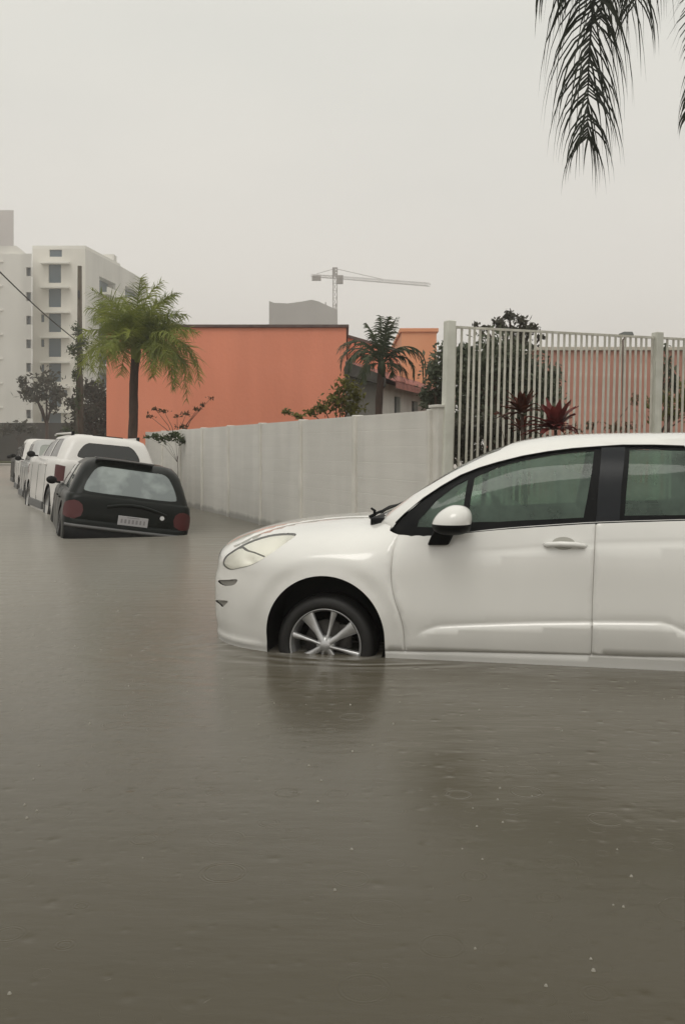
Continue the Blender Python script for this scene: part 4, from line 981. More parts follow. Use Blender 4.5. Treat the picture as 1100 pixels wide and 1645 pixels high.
cx0, cx1 = (78 - 52) * k, (98 - 52) * k
wins.append((cx0 + 0.1, cx1 + 0.1, at(0, 412, YA).z, at(0, 400.5, YA).z))
for z in zrow: wins.append((cx0, cx1, z - 31 * k + 0.0, z - 1.2 * k))
for z in zrow[2:]: wins.append(((66 - 52) * k, (71 - 52) * k, z - 15 * k, z - 3 * k))
wins.append(((101 - 52) * k, (108 - 52) * k, zrow[5] - 14 * k, zrow[5] - 4 * k))
facade(ap, 'front_wall', Vector((0, 0, 0)), Vector((1, 0, 0)), W1, 0.0, ztop, wins, M['apt'], M['apt_glass'])
for z in zrow:
    b = MB(); b.box((((90 - 52)) * k, -0.35, z), (46 * k, 0.8, 0.22)); b.build('ledge', M['apt_slab'], ap)
# right flank, running away
P1 = Vector((W1, 0, 0)); P2 = at(193, 719, 121.0) - AO; P2.z = 0; d1 = (P2 - P1).normalized(); l1 = (P2 - P1).length
wn = []
for j in range(7):
    zt = ztop - 2.4 - j * fl; wn.append((l1 * 0.38, l1 * 0.86, zt - 2.0, zt))
facade(ap, 'flank_wall', P1, d1, l1, 0.0, ztop, wn, M['apt2'], M['apt_glass'], 1.0)
nrm = Vector((d1.y, -d1.x, 0))
for w_ in wn:
    c = P1 + d1 * (w_[0] + w_[1]) / 2 + nrm * 0.55; b = MB(); b.box((c.x, c.y, w_[2] - 0.05), (w_[1] - w_[0] + 0.5, 1.1, 0.25), rz=math.atan2(d1.y, d1.x)); b.box(tuple(c + nrm * 0.5 + Vector((0, 0, w_[2] + 0.35))), (w_[1] - w_[0] + 0.5, 0.08, 0.7), rz=math.atan2(d1.y, d1.x)); b.build('balcony', M['apt_slab'], ap)
b = MB(); b.add([(0, 0, ztop), (W1, 0, ztop), tuple(P2 + Vector((0, 0, ztop))), (0, 14, ztop), (0, 0, ztop + .35), (W1, 0, ztop + .35), tuple(P2 + Vector((0, 0, ztop + .35))), (0, 14, ztop + .35)], [(0, 1, 5, 4), (1, 2, 6, 5), (2, 3, 7, 6), (3, 0, 4, 7), (4, 5, 6, 7)]); b.build('roof', M['apt_slab'], ap)
b = MB(); b.box(tuple(P1 + d1 * (l1 - 1.4) + Vector((-0.8, 0, ztop + 0.7))), (1.4, 1.4, 0.9)); b.build('roof_tank', M['apt2'], ap)
# a second block behind it, seen to its right
B0 = at(188, 719, 125); B0.z = 0
ap2 = empty('apartment_block', B0, 0, 'white apartment block with balconies half hidden by the palm crown', 'apartment building')
zt2 = at(0, 424, 125).z; P2 = at(236, 719, 138) - B0; P2.z = 0; d2 = P2.normalized(); l2 = P2.length; wn = []
for j in range(7): wn.append((l2 * 0.25, l2 * 0.8, zt2 - 4.2 - j * 3.0, zt2 - 2.2 - j * 3.0))
facade(ap2, 'flank_wall', Vector((0, 0, 0)), d2, l2, 0, zt2, wn, M['apt2'], M['apt_glass'], 1.0); n2_ = Vector((d2.y, -d2.x, 0))
for w_ in wn:
    c = d2 * (w_[0] + w_[1]) / 2 + n2_ * 0.5; b = MB(); b.box((c.x, c.y, w_[2] + 0.1), (w_[1] - w_[0] + 0.4, 1.0, 0.6), rz=math.atan2(d2.y, d2.x)); b.build('balcony', M['apt_slab'], ap2)
b = MB(); b.add([(-6, 0, 0), (0, 0, 0), (0, 0, zt2), (-6, 0, zt2), tuple(P2), tuple(P2 + Vector((0, 0, zt2))), tuple(P2 + Vector((-6, 0, 0))), tuple(P2 + Vector((-6, 0, zt2)))], [(0, 1, 2, 3), (3, 2, 5, 7), (4, 6, 7, 5), (6, 0, 3, 7)]); b.build('wall', M['apt2'], ap2)
# building at the left edge
YL = 104.0; L0 = at(-120, 719, YL); L0.z = 0; kl = YL / F
lf = empty('apartment_block', L0, 0, 'greyish white apartment block cut by the left edge of the photo', 'apartment building')
wl = at(51, 719, YL).x - L0.x; zl = at(0, 407, YL).z; wn = []
for y in (436, 476, 514, 552, 590, 628, 665): wn.append((wl - 9 * kl, wl - 1.5 * kl, at(0, y + 7, YL).z, at(0, y - 7, YL).z))
facade(lf, 'front_wall', Vector((0, 0, 0)), Vector((1, 0, 0)), wl, 0, zl, wn, M['apt2'], M['window_dark'], 0.4)
b = MB(); b.add([(0, 0, zl), (wl, 0, zl), (wl - 1.8, 5, zl), (0, 5, zl), (0, 5, 0), (wl - 1.8, 5, 0), (wl, 0, 0), (0, 0, 0)], [(0, 1, 2, 3), (1, 6, 5, 2), (3, 2, 5, 4), (0, 3, 4, 7)]); b.build('roof', M['apt2'], lf)
for y in range(420, 700, 39):
    b = MB(); b.box((wl / 2 - 1.5, -0.06, at(0, y, YL).z), (wl - 3.2, 0.12, 0.16)); b.build('floor_band', M['apt_slab'], lf)
# raised stair head of that block (sloping shoulder in the photo)
b = MB(); s_ = at(24, 719, YL).x - L0.x; zz = at(0, 393, YL).z
b.add([(0, 0.5, zl), (s_, 0.5, zl), (s_ + 1.2, 0.5, zl), (s_, 0.5, zz), (0, 0.5, zz), (0, 5, zl), (s_ - 1.0, 5, zl), (s_ - 1.8, 5, zz), (0, 5, zz)], [(0, 1, 2, 3, 4), (3, 2, 6, 7), (4, 3, 7, 8)]); b.build('parapet', M['apt2'], lf)
T0 = at(-110, 719, 170); T0.z = 0; tw = empty('tower', T0, 0, 'tall grey tower fading in the haze at the left edge', 'tower block')
b = MB(); wt = at(22, 719, 170).x - T0.x; zt = at(0, 337, 170).z; wb = at(19, 719, 184).x - T0.x; vv = [(0, 0), (wt, 0), (wb, 14), (-1, 14)]; b.add([(x, y, z) for z in (0, zt) for x, y in vv], [(0, 1, 5, 4), (1, 2, 6, 5), (2, 3, 7, 6), (3, 0, 4, 7), (4, 5, 6, 7)]); b.build('wall', M['tower'], tw)
b = MB(); b.box((wt / 2 - 2.5, 1.5, zt + 0.3), (wt - 5, 3, 0.6)); b.build('roof', M['tower'], tw)
# ------------------------------------------------------------------ building shell and crane in the haze
YC = 180.0; c0 = at(432, 719, YC); c0.z = 0; cb = empty('concrete_shell', c0, 0, 'unfinished grey concrete building far off above the orange roof, below the crane', 'building')
prof = [(432, 483), (440, 486), (462, 487), (485, 484), (500, 481), (512, 484), (527, 491), (541, 497)]
top = [at(x, y, YC) - c0 for x, y in prof]; V = [(p.x, 0, p.z) for p in top] + [(p.x, 0, 0) for p in top] + [(p.x, 14, p.z) for p in top] + [(p.x, 14, 0) for p in top]; n = len(top); Fc = []
for i in range(n - 1): Fc += [(n + i, n + i + 1, i + 1, i), (i, i + 1, 2 * n + i + 1, 2 * n + i), (3 * n + i + 1, 3 * n + i, 2 * n + i, 2 * n + i + 1)]
Fc += [(n, 0, 2 * n, 3 * n), (2 * n - 1, 4 * n - 1, 3 * n - 1, n - 1)]; mk('wall', V, Fc, M['concrete'], cb)
for i in range(7):
    b = MB(); x = top[0].x + 1 + i * 1.9; b.tube([(x, 4, 26), (x, 4, 29.2 - abs(i - 4) * 0.25)], 0.12, 5); b.build('column', M['concrete'], cb)
YR = 185.0; cr0 = at(538, 719, YR); cr0.z = 0; cn = empty('tower_crane', cr0, 0, 'tower crane with a long jib standing behind the concrete shell', 'crane')
def truss(p0, p1, wd, n, r=0.09):
    b = MB(); p0, p1 = Vector(p0), Vector(p1); d = (p1 - p0).normalized(); u = d.cross(Vector((0, 1, 0))).normalized() if abs(d.y) < 0.9 else Vector((1, 0, 0)); v = d.cross(u); h = wd / 2
    cs = [(u * a + v * c_) * h for a, c_ in ((-1, -1), (1, -1), (1, 1), (-1, 1))]
    for c_ in cs: b.tube([p0 + c_, p1 + c_], r, 4)
    for i in range(n):
        a, e = p0 + (p1 - p0) * i / n, p0 + (p1 - p0) * (i + 1) / n
        for q in range(4): b.tube([a + cs[q], e + cs[(q + 1) % 4]], r * 0.7, 4); b.tube([e + cs[q], e + cs[(q + 1) % 4]], r * 0.6, 4)
    return b
zj = at(0, 445, YR).z
truss((0, 0, 0), (0, 0, zj + 0.3), 0.8, 24, 0.06).build('mast', M['crane'], cn)
truss((0, 0, zj), (0, 0, at(0, 430, YR).z), 0.8, 3, 0.1).build('mast_head', M['crane'], cn)
je = at(689, 457, YR - 30) - cr0; cje = at(501, 442.5, YR + 8) - cr0
truss((0, 0, zj), tuple(je), 0.45, 28, 0.024).build('jib', M['crane'], cn); truss((0, 0, zj + 0.0), tuple(cje), 0.45, 7, 0.03).build('counter_jib', M['crane'], cn)
b = MB(); b.box(tuple(cje + Vector((0.9, 0, -0.5))), (1.8, 1.0, 0.9)); b.build('counterweight', M['crane'], cn)
b = MB(); b.box((0.9, -0.8, zj - 0.6), (1.3, 1.3, 1.5)); b.build('operator_cab', M['crane'], cn)
for a_, e_ in (((0, 0, at(0, 431, YR).z), tuple(je * 0.55 + Vector((0, 0, 0.45 * zj + 0.3)))), ((0, 0, at(0, 431, YR).z), tuple(cje + Vector((1, 0, 0.4))))):
    b = MB(); b.tube([a_, e_], 0.05, 4); b.build('tie_rod', M['crane'], cn)
# ------------------------------------------------------------------ far end of the street
b = MB(); A0 = at(-200, 719, 72); b.box((0, 0, 1.4), (24.5, 0.25, 3.3)); o = b.build('boundary_wall', M['dark_wall']); o.location = (-24.6 - 4.0, 72, 0); tag(o, 'long dark boundary wall at the far end of the flooded street', 'wall')
b = MB(); b.box((0, 0, 0.0), (26, 3.0, 0.42)); o = b.build('grass_verge', M['grass']); o.location = (-28.6, 69.6, 0); tag(o, None, None, None, 'structure')
b = MB(); b.box((0, 0, -0.05), (26, 3.4, 0.30)); o = b.build('pavement', M['pavement']); o.location = (-28.6, 66.3, 0); tag(o, None, None, None, 'structure')
# small distant car at the left edge
c6 = Car('parked_car', (-23.6, 63.0, 0.1), R(80), 0, 'distant whitish car at the left edge beyond the street end', None, P=5.0)
generic(c6, 4.0, 1.7, 1.4, 0.85, M['white_paint2'], tailslope=0.3, hood=0.9, tumble=0.12)
# ------------------------------------------------------------------ pole, cable, street lamp
pz_ = at(128, 427, 45.0); po = empty('utility_pole', (pz_.x, 45, -0.24), 0, 'tall dark wooden utility pole in front of the white apartments', 'pole')
b = MB(); b.tube([(0, 0, 0), (0, 0, 4.6), (0, 0, 5.0), (0, 0, pz_.z + 0.24)], [0.19, 0.165, 0.125, 0.10], 12); b.build('shaft', M['pole'], po, True)
b = MB(); b.box((0, -0.14, 8.6), (0.10, 0.08, 0.3)); b.build('bracket', M['cable'], po)
q0 = at(128, 551, 45.0); q1 = at(-30, 407, 30.0); pts = [q0 + (q1 - q0) * t + Vector((0, 0, -0.12 * math.sin(math.pi * t))) for t in np.linspace(0, 1, 12)]
b = MB(); b.tube(pts, 0.024, 5); o = b.build('overhead_cable', M['cable']); tag(o, 'dark overhead cable sagging from the utility pole to the left edge', 'cable')
lp = at(1001, 719, 22.5); sl2 = empty('street_lamp', (lp.x + 0.28, 22.5, -0.24), 0, 'small street lamp head above the pink building behind the fence', 'street lamp')
zh = at(0, 534.5, 22.5).z + 0.24
b = MB(); b.tube([(0.0, 1.0, 0), (0, 1.0, zh - 0.05), (-0.03, 0.6, zh)], 0.022, 6); b.build('pole', M['pale_pole'], sl2, True)
b = MB(); b.box((-0.14, 0.3, zh), (0.27, 0.5, 0.09), taper=0.8); b.build('lamp_head', M['lamp_head'], sl2, False, 0.02)
# ------------------------------------------------------------------ plants
def frond(mb, base, direc, length, droop, nl=34, ll=0.5, lw=0.03, rs=random, vdroop=0.6, rach=0.02, rise=0.5, start=0.12, curl=0.0, segs=2, plume=0.0):
    """one feather leaf: a curved rachis with hanging leaflets"""
    d = Vector(direc).normalized(); side = d.cross(Vector((0, 0, 1))).normalized(); pts = []
    p = Vector(base); ang = rise; n = 18; st = length / n
    for i in range(n + 1):
        pts.append(p.copy()); t = i / n
        v = d * math.cos(ang) + Vector((0, 0, 1)) * math.sin(ang) + side * curl * t; p = p + v.normalized() * st; ang -= droop / n * (0.5 + 1.2 * t)
        ang = max(ang, -1.52)
    mb.tube(pts, [rach * (1 - 0.85 * i / n) for i in range(n + 1)], 5)
    for k in range(nl):
        t = start + (1 - start) * (k + 0.5) / nl; f = t * n; i = min(int(f), n - 1); q = pts[i].lerp(pts[i + 1], f - i); tan = (pts[i + 1] - pts[i]).normalized()
        L = ll * (0.45 + 0.75 * math.sin(math.pi * min(1, t * 0.92 + 0.12))) * rs.uniform(0.8, 1.15)
        for s in (-1, 1):
            sd = (side * s * rs.uniform(0.6, 1.1) + tan * rs.uniform(0.5, 0.9) + Vector((0, 0, rs.uniform(-0.1, 0.35)))).normalized()
            if plume: sd = (Matrix.Rotation(rs.uniform(-1.0, 1.0) * plume, 3, tan) @ sd).normalized()
            a = q; wv = tan.cross(sd); wv = (tan * 0.8 + wv * 0.4).normalized() * lw; prev = None; cur = sd.copy()
            for g in range(segs + 1):
                hw_ = wv * (1 - (g / (segs + 0.15)) ** 1.6) * 0.5; row = [tuple(a - hw_), tuple(a + hw_)]
                if prev is not None: mb.add(prev + row, [(0, 1, 3, 2)])
                prev = row; cur = (cur + Vector((0, 0, -1)) * vdroop * (0.8 + g * 0.5) * rs.uniform(0.7, 1.2)).normalized(); a = a + cur * L / segs
def palm(name, loc, h, r0, r1, fronds, leafm, label, cat='palm tree', trunkm=None, lean=(0, 0), **kw):
    e = empty(name, loc, 0, label, cat); rs = kw.pop('rs'); b = MB(); n = 14
    pts = [(lean[0] * (i / n) ** 1.5 + 0.01 * math.sin(i), lean[1] * (i / n), h * i / n) for i in range(n + 1)]
    b.tube(pts, [r0 + (r1 - r0) * (i / n) + (0.006 if i % 2 else 0) for i in range(n + 1)], 12); b.build('trunk', trunkm or M['trunk'], e, True)
    top = Vector(pts[-1])
    sh_ = MB(); sh_.tube([top + Vector((0, 0, -0.5 * r1 * 6)), top + Vector((0, 0, 0.0)), top + Vector((0, 0, r1 * 3))], [r1 * 1.05, r1 * 1.35, r1 * 0.6], 10); sh_.build('crown_shaft', leafm if False else M['palm_green'] if leafm == M['palm_green'] else M['palm_dark'], e, True)
    for (az, rise, L, droop, ll) in fronds:
        f = MB(); frond(f, top + Vector((0, 0, 0.05)), (math.cos(az), math.sin(az), 0), L, droop, ll=ll, rise=rise, rs=rs, **kw); f.build('frond', leafm, e)
    return e
rs = random.Random(5)
# street palm among the parked cars
fr = []
for k in range(46):
    az = k * 2.399 + rs.uniform(-0.3, 0.3); t = k / 46
    fr.append((az, 1.5 - 1.45 * t + rs.uniform(-0.15, 0.15), rs.uniform(1.45, 1.95), 0.9 + 1.1 * t, rs.uniform(0.42, 0.56)))
fr += [(0.05, 0.35, 2.3, 3.4, 0.5), (-0.5, 0.5, 2.0, 3.0, 0.45), (0.3, 0.6, 2.4, 2.9, 0.5), (-0.2, 0.1, 1.7, 2.6, 0.45)]
pt = at(217, 563, 24.0)
palm('palm_tree', (at(211, 719, 24).x, 24.0, -0.24), pt.z + 0.24, 0.13, 0.10, fr, M['palm_green'], 'bushy green palm on a dark trunk standing behind the white sport utility car', lean=(0.10, 0), rs=rs, nl=54, lw=0.028, vdroop=0.32, plume=1.0)
# dark palm before the low house
rs = random.Random(8); P2_ = at(612, 590, 18.5)
fr = [(math.pi * 0.98, 1.05, 1.15, 2.9, 0.34), (math.pi * 1.03, 0.75, 0.95, 2.4, 0.34), (2.7, 1.2, 1.2, 2.2, 0.34), (3.5, 1.0, 1.0, 3.1, 0.32), (1.6, 1.5, 1.0, 0.4, 0.22), (0.6, 1.4, 1.02, 0.5, 0.24), (-1.2, 1.42, 0.95, 0.5, 0.24), (2.6, 1.38, 0.9, 0.5, 0.22), (0.1, 1.45, 0.9, 0.4, 0.22), (0.05, 1.0, 1.35, 3.6, 0.26), (0.15, 0.8, 1.0, 3.2, 0.26), (-0.2, 1.05, 1.5, 3.9, 0.22), (4.2, 0.8, 0.9, 2.8, 0.3), (1.2, 0.7, 0.9, 2.6, 0.28), (-0.5, 0.3, 0.7, 2.6, 0.3), (3.8, 0.2, 0.7, 2.2, 0.28)]
palm('palm_tree', (P2_.x - 0.10, 18.5, -0.24), P2_.z + 0.24, 0.075, 0.065, fr, M['palm_dark'], 'slender dark palm with arching fronds in front of the low white house', lean=(0.10, 0), rs=rs, nl=26, lw=0.034, vdroop=0.5, rach=0.016)
# palm whose crown hangs in at the top right; its trunk stands outside the frame
e = empty('palm_tree', (3.6, 7.6, -0.24), 0, 'near palm with long drooping fronds hanging into the top right corner', 'palm tree')
b = MB(); b.tube([(0, 0, 0), (0.02, 0, 2.0), (-0.02, 0, 4.0), (-0.1, -0.1, 5.6)], [0.17, 0.14, 0.13, 0.12], 14); b.build('trunk', M['trunk'], e, True)
def hanging(path, ll, nl, seed, lw=0.014, vd=1.6, r0=0.016, spread=1.0):
    rs = random.Random(seed); f = MB(); P = [Vector(p) - Vector(e.location) for p in path]
    q = []; N = len(P)
    for i in range(N - 1):
        p0, p1, p2, p3 = P[max(i-1,0)], P[i], P[i+1], P[min(i+2,N-1)]
        for k in range(8):
            t = k / 8; q.append(0.5 * (2*p1 + (p2-p0)*t + (2*p0-5*p1+4*p2-p3)*t*t + (3*p1-p0-3*p2+p3)*t**3))
    q.append(P[-1]); n = len(q) - 1
    f.tube(q, [r0 * (1 - 0.85 * i / n) for i in range(n + 1)], 6)
    for k in range(nl):
        t = 0.05 + 0.95 * k / nl; g = t * n; i = min(int(g), n - 1); o_ = q[i].lerp(q[i+1], g - i); tan = (q[i+1] - q[i]).normalized()
        sd0 = tan.cross(Vector((0.25, -1, 0.1))).normalized()
        for s in (-1, 1):
            az = rs.uniform(-0.9, 0.9); sd = (Matrix.Rotation(az, 3, tan) @ (sd0 * s)); taper_ = 1 - 0.55 * max(0, (t - 0.55) / 0.45)
            L = ll * taper_ * rs.uniform(0.75, 1.15); cur = (sd * 0.8 * spread + tan * 0.75).normalized(); a = o_; prev = None; segs = 5
            kink = rs.random() < 0.12
            wv = cur.cross(Vector((0.1, -1, 0))).normalized() * lw * rs.uniform(0.6, 1.2)
            for g_ in range(segs + 1):
                hw_ = wv * (0.55 + 0.45 * math.sin(math.pi * min(1, g_ / segs + 0.25))) * (1 - (g_ / segs) ** 3 * 0.95) * 0.5
                row = [tuple(a - hw_), tuple(a + hw_)]
                if prev: f.add(prev + row, [(0, 1, 3, 2)])
                prev = row; cur = (cur + Vector((rs.uniform(-.08, .08), rs.uniform(-.08, .08), -vd * (0.30 + 0.2 * g_)))).normalized(); a = a + cur * L / segs
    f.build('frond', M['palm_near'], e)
T = Vector((3.5, 7.5, 5.35))
YF = 5.4
hp = lambda x, y, Y=YF: at(x, y, Y)
hanging([T, Vector((2.7, 6.7, 5.6)), Vector((1.9, 5.8, 5.1)), hp(968, -190), hp(958, -60), hp(948, 60), hp(944, 150), hp(944, 225)], 0.74, 100, 1, spread=1.8, vd=1.0)
hanging([T, Vector((2.9, 6.6, 5.7)), Vector((2.1, 5.9, 5.2)), hp(1010, -260, 5.8), hp(985, -140, 5.8), hp(972, -60, 5.8), hp(965, 30, 5.8)], 0.62, 66, 2, spread=1.6, vd=1.0)
hanging([T, Vector((2.9, 6.9, 5.8)), Vector((2.2, 6.2, 5.2)), hp(1060, -300, 6.0), hp(1050, -170, 6.0), hp(1036, -100, 6.0), hp(1020, 10, 6.0)], 0.85, 60, 3, spread=1.1, vd=1.2)
hanging([T, Vector((2.5, 6.4, 5.6)), Vector((1.6, 5.5, 5.0)), hp(925, -260, 5.2), hp(905, -180, 5.2), hp(893, -110, 5.2), hp(886, -50, 5.2)], 0.75, 50, 6, spread=0.8, vd=1.5)
hanging([T, Vector((3.3, 6.6, 5.6)), Vector((2.9, 5.9, 4.9)), hp(1160, -60, 5.6), hp(1140, 60, 5.6), hp(1118, 130, 5.6), hp(1104, 190, 5.6)], 0.36, 60, 4, vd=1.0, spread=1.3)
for k in range(8):
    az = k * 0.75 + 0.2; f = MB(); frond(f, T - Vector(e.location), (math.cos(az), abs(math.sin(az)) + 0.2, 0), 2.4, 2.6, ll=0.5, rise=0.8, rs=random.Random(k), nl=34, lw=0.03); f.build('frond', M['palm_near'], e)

def leaves(mb, c, rad, n, size, rs, flat=1.0, shell=0.5):
    for i in range(n):
        v = Vector((rs.gauss(0, 1), rs.gauss(0, 1), rs.gauss(0, 1))).normalized() * (rs.random() ** 0.55 * rs.choice((0.8, 0.95, 1.1, 1.45)))
        p = Vector(c) + Vector((v.x * rad[0], v.y * rad[1], v.z * rad[2])); s = size * 0.62 * rs.uniform(0.5, 1.4)
        a = Vector((rs.gauss(0, 1), rs.gauss(0, 1), rs.gauss(0, 1) * flat)).normalized(); b_ = a.cross(Vector((rs.gauss(0, 1), rs.gauss(0, 1), rs.gauss(0, 1)))).normalized()
        mb.add([p - a * s, p + b_ * s * 0.42, p + a * s, p - b_ * s * 0.42], [(0, 1, 2, 3)])
def tree(name, px, py_base, Y, clumps, leafm, label, size=0.10, dens=1.0, seed=1, trunk_r=0.12, cat='tree', zb=-0.24, stems=True):
    """clumps: (px, py, rx px, rz px) crown clumps read off the photo, given a depth of their own"""
    rs = random.Random(seed); base = at(px, 719, Y); e = empty(name, (base.x, Y, zb), 0, label, cat); f = MB(); t = MB(); k = Y / F
    low = max(c[1] for c in clumps); fork = at(px, low, Y).z - zb
    fork = max(0.3, fork * 0.8)
    t.tube([(0, 0, 0), (0.02, 0, fork * 0.5), (0, 0, fork)], [trunk_r, trunk_r * 0.8, trunk_r * 0.65], 8)
    for (cx, cy, rx, rz) in clumps:
        p = at(cx, cy, Y) - Vector((base.x, Y, zb)); p.y = rs.uniform(-0.6, 0.6) * rx * k; rad = (rx * k, rx * k * 0.9, rz * k)
        n = int(dens * 30 * rad[0] * rad[2] / (size * size) + 12)
        leaves(f, p, rad, n, size, rs)
        if stems: m_ = Vector((p.x * 0.4, p.y * 0.4, (fork + p.z) / 2)); t.tube([(0, 0, fork * 0.9), m_, p, p + Vector((rad[0] * 0.5, 0, rad[2] * 0.5))], [trunk_r * 0.5, trunk_r * 0.35, trunk_r * 0.18, 0.004], 5)
    t.build('trunk', M['trunk'], e, True); f.build('crown', leafm, e); return e
tree('broad_tree', 75, 690, 62, [(45, 628, 20, 14), (75, 612, 24, 20), (90, 635, 18, 14), (35, 612, 10, 8), (62, 640, 20, 10), (85, 655, 10, 8)], M['leaf_brown'], 'thin brownish tree before the white apartment block, left of the pole', 0.28, 1.0, 2, 0.16)
tree('broad_tree', 158, 700, 50, [(150, 628, 24, 18), (165, 650, 28, 24), (140, 665, 26, 22), (178, 672, 20, 22), (120, 648, 14, 12), (160, 690, 34, 18), (186, 640, 10, 10), (120, 690, 22, 14)], M['leaf_brown'], 'dense dark bushy tree between the utility pole and the palm', 0.22, 1.9, 3, 0.18)
tree('shrub', 30, 700, 68, [(10, 690, 18, 10), (30, 686, 14, 10), (50, 692, 12, 8)], M['leaf_brown'], 'low dark shrub on the verge at the left edge', 0.28, 1.1, 4, 0.05, 'shrub')
tree('shrub', 112, 695, 40, [(105, 690, 8, 6), (118, 697, 9, 8), (98, 700, 7, 5)], M['leaf_green'], 'small pale green shrub behind the roof of the sport utility car', 0.10, 0.9, 5, 0.03, 'shrub')
tree('climbing_plant', 126, 690, 44.6, [(122, 530, 10, 12), (134, 552, 11, 14), (118, 560, 12, 12), (130, 580, 9, 12), (122, 600, 7, 14), (126, 640, 6, 26)], M['leaf_green'], 'green creeper growing up the utility pole', 0.13, 0.8, 6, 0.03, 'creeper')
# trees right of the house and behind the fence
tree('broad_tree', 700, 690, 15.5, [(700, 600, 22, 34), (715, 570, 16, 20), (690, 640, 18, 26), (712, 640, 18, 34), (735, 590, 20, 24)], M['leaf_dark'], 'dark green tree just left of the fence corner post', 0.075, 1.5, 7, 0.08)
tree('broad_tree', 800, 700, 15.0, [(760, 590, 26, 30), (790, 570, 34, 34), (830, 585, 34, 34), (860, 610, 34, 34), (800, 625, 40, 32), (755, 640, 26, 30), (885, 640, 24, 30), (745, 565, 14, 14), (840, 650, 30, 26), (890, 605, 14, 18), (745, 680, 26, 30), (790, 680, 34, 30), (850, 680, 34, 26), (745, 610, 20, 40), (820, 610, 30, 30)], M['leaf_dark'], 'big dark rounded tree behind the left part of the fence', 0.075, 2.3, 8, 0.12)
tree('broad_tree', 826, 690, 19.0, [(818, 508, 10, 9), (838, 514, 13, 8), (800, 517, 11, 7), (852, 528, 13, 8), (812, 530, 20, 10), (838, 535, 16, 10), (778, 527, 9, 4), (765, 521, 5, 3), (868, 542, 9, 5), (828, 555, 26, 16)], M['leaf_brown'], 'tall tree with tufted top branches rising above the fence', 0.085, 1.6, 9, 0.10)
tree('broad_tree', 1072, 690, 16.0, [(1072, 590, 9, 30), (1062, 620, 11, 26), (1084, 612, 10, 24), (1070, 560, 3, 8)], M['leaf_dark'], 'narrow dark tree behind the fence beside its second post', 0.08, 1.1, 10, 0.06)
tree('shrub', 1050, 700, 12.6, [(1048, 650, 14, 12), (1070, 642, 16, 12), (1084, 665, 14, 14), (1058, 668, 16, 12), (1100, 640, 14, 26), (1115, 660, 20, 22)], M['leaf_yellow'], 'yellowish green shrub behind the fence near the right edge', 0.06, 1.0, 11, 0.03, 'shrub')
tree('shrub', 960, 705, 12.9, [(920, 690, 16, 10), (950, 684, 14, 10), (985, 690, 18, 10), (1010, 684, 14, 9), (1020, 640, 8, 14)], M['leaf_rust'], 'thin rusty brown shrub low behind the middle of the fence', 0.05, 0.5, 12, 0.02, 'shrub')
tree('shrub', 540, 690, 14.2, [(556, 620, 20, 16), (572, 635, 12, 20), (540, 640, 22, 14), (520, 655, 18, 10), (560, 655, 26, 12), (500, 662, 12, 6), (460, 661, 9, 5), (478, 668, 12, 4)], M['leaf_yellow'], 'yellow green shrub growing over the slab wall', 0.062, 1.0, 13, 0.03, 'shrub')
tree('thin_shrub', 285, 700, 23.5, [(300, 664, 12, 4), (318, 656, 9, 4), (338, 640, 6, 5), (326, 650, 6, 3), (262, 660, 12, 3), (240, 668, 10, 5), (284, 668, 8, 4), (290, 685, 14, 5), (250, 657, 8, 3)], M['leaf_rust'], 'sparse rusty branches with few leaves above the far part of the wall', 0.085, 0.22, 14, 0.02, 'shrub')
tree('climbing_plant', 285, 705, 19.9, [(262, 704, 14, 6), (280, 700, 12, 7), (292, 708, 8, 7), (250, 700, 8, 4), (236, 702, 5, 3)], M['leaf_green'], 'green creeper spilling over the far part of the slab wall', 0.075, 1.2, 15, 0.007, 'creeper')
# red cordylines between the car and the fence
def cordyline(px, py, Y, n, L, m, label, seed, head=None):
    rs = random.Random(seed); p = at(px, py, Y); e = empty('red_plant', (p.x, Y, -0.24), 0, label, 'red plant'); H = p.z + 0.24
    t = MB(); t.tube([(0.08, 0, 0), (0.03, 0, H * 0.6), (0, 0, H)], [0.022, 0.018, 0.014], 6); t.build('stem', M['trunk'], e, True)
    f = MB()
    for k in range(n):
        az = k * 2.4 + rs.uniform(-.3, .3); el = rs.uniform(0.25, 1.35); d = Vector((math.cos(az) * math.cos(el), math.sin(az) * math.cos(el), math.sin(el))); l_ = L * rs.uniform(0.7, 1.1); sd = d.cross(Vector((0, 0, 1))).normalized(); a = Vector((0, 0, H)) + d * 0.02; prev = None
        for g in range(6):
            u = g / 5; hw_ = sd * 0.050 * math.sin(math.pi * (0.12 + 0.86 * u)) * (L / 0.35)
            row = [tuple(a - hw_), tuple(a + Vector((0, 0, -0.008))), tuple(a + hw_)]
            if prev: f.add(prev + row, [(0, 1, 4, 3), (1, 2, 5, 4)])
            prev = row; d = (d + Vector((0, 0, -0.16))).normalized(); a = a + d * l_ / 5
    f.build('leaves', m, e, True)
    return e
cordyline(838, 664, 8.6, 34, 0.22, M['red_leaf_dark'], 'dark red leafed plant in front of the fence, left of the brighter one', 1)
cordyline(892, 690, 8.3, 46, 0.27, M['red_leaf'], 'bright red leafed plant showing just above the car roof', 2)
cordyline(838, 692, 8.9, 16, 0.16, M['red_leaf_dark'], 'small red brown plant low beneath the dark red one', 3)
e = tree('bare_twigs', 815, 700, 8.7, [(800, 664, 6, 3), (812, 672, 6, 3), (868, 684, 5, 3), (926, 690, 5, 3)], M['red_leaf_dark'], 'thin dark twigs beside the red plants behind the car roof', 0.03, 0.5, 16, 0.008, 'twigs')
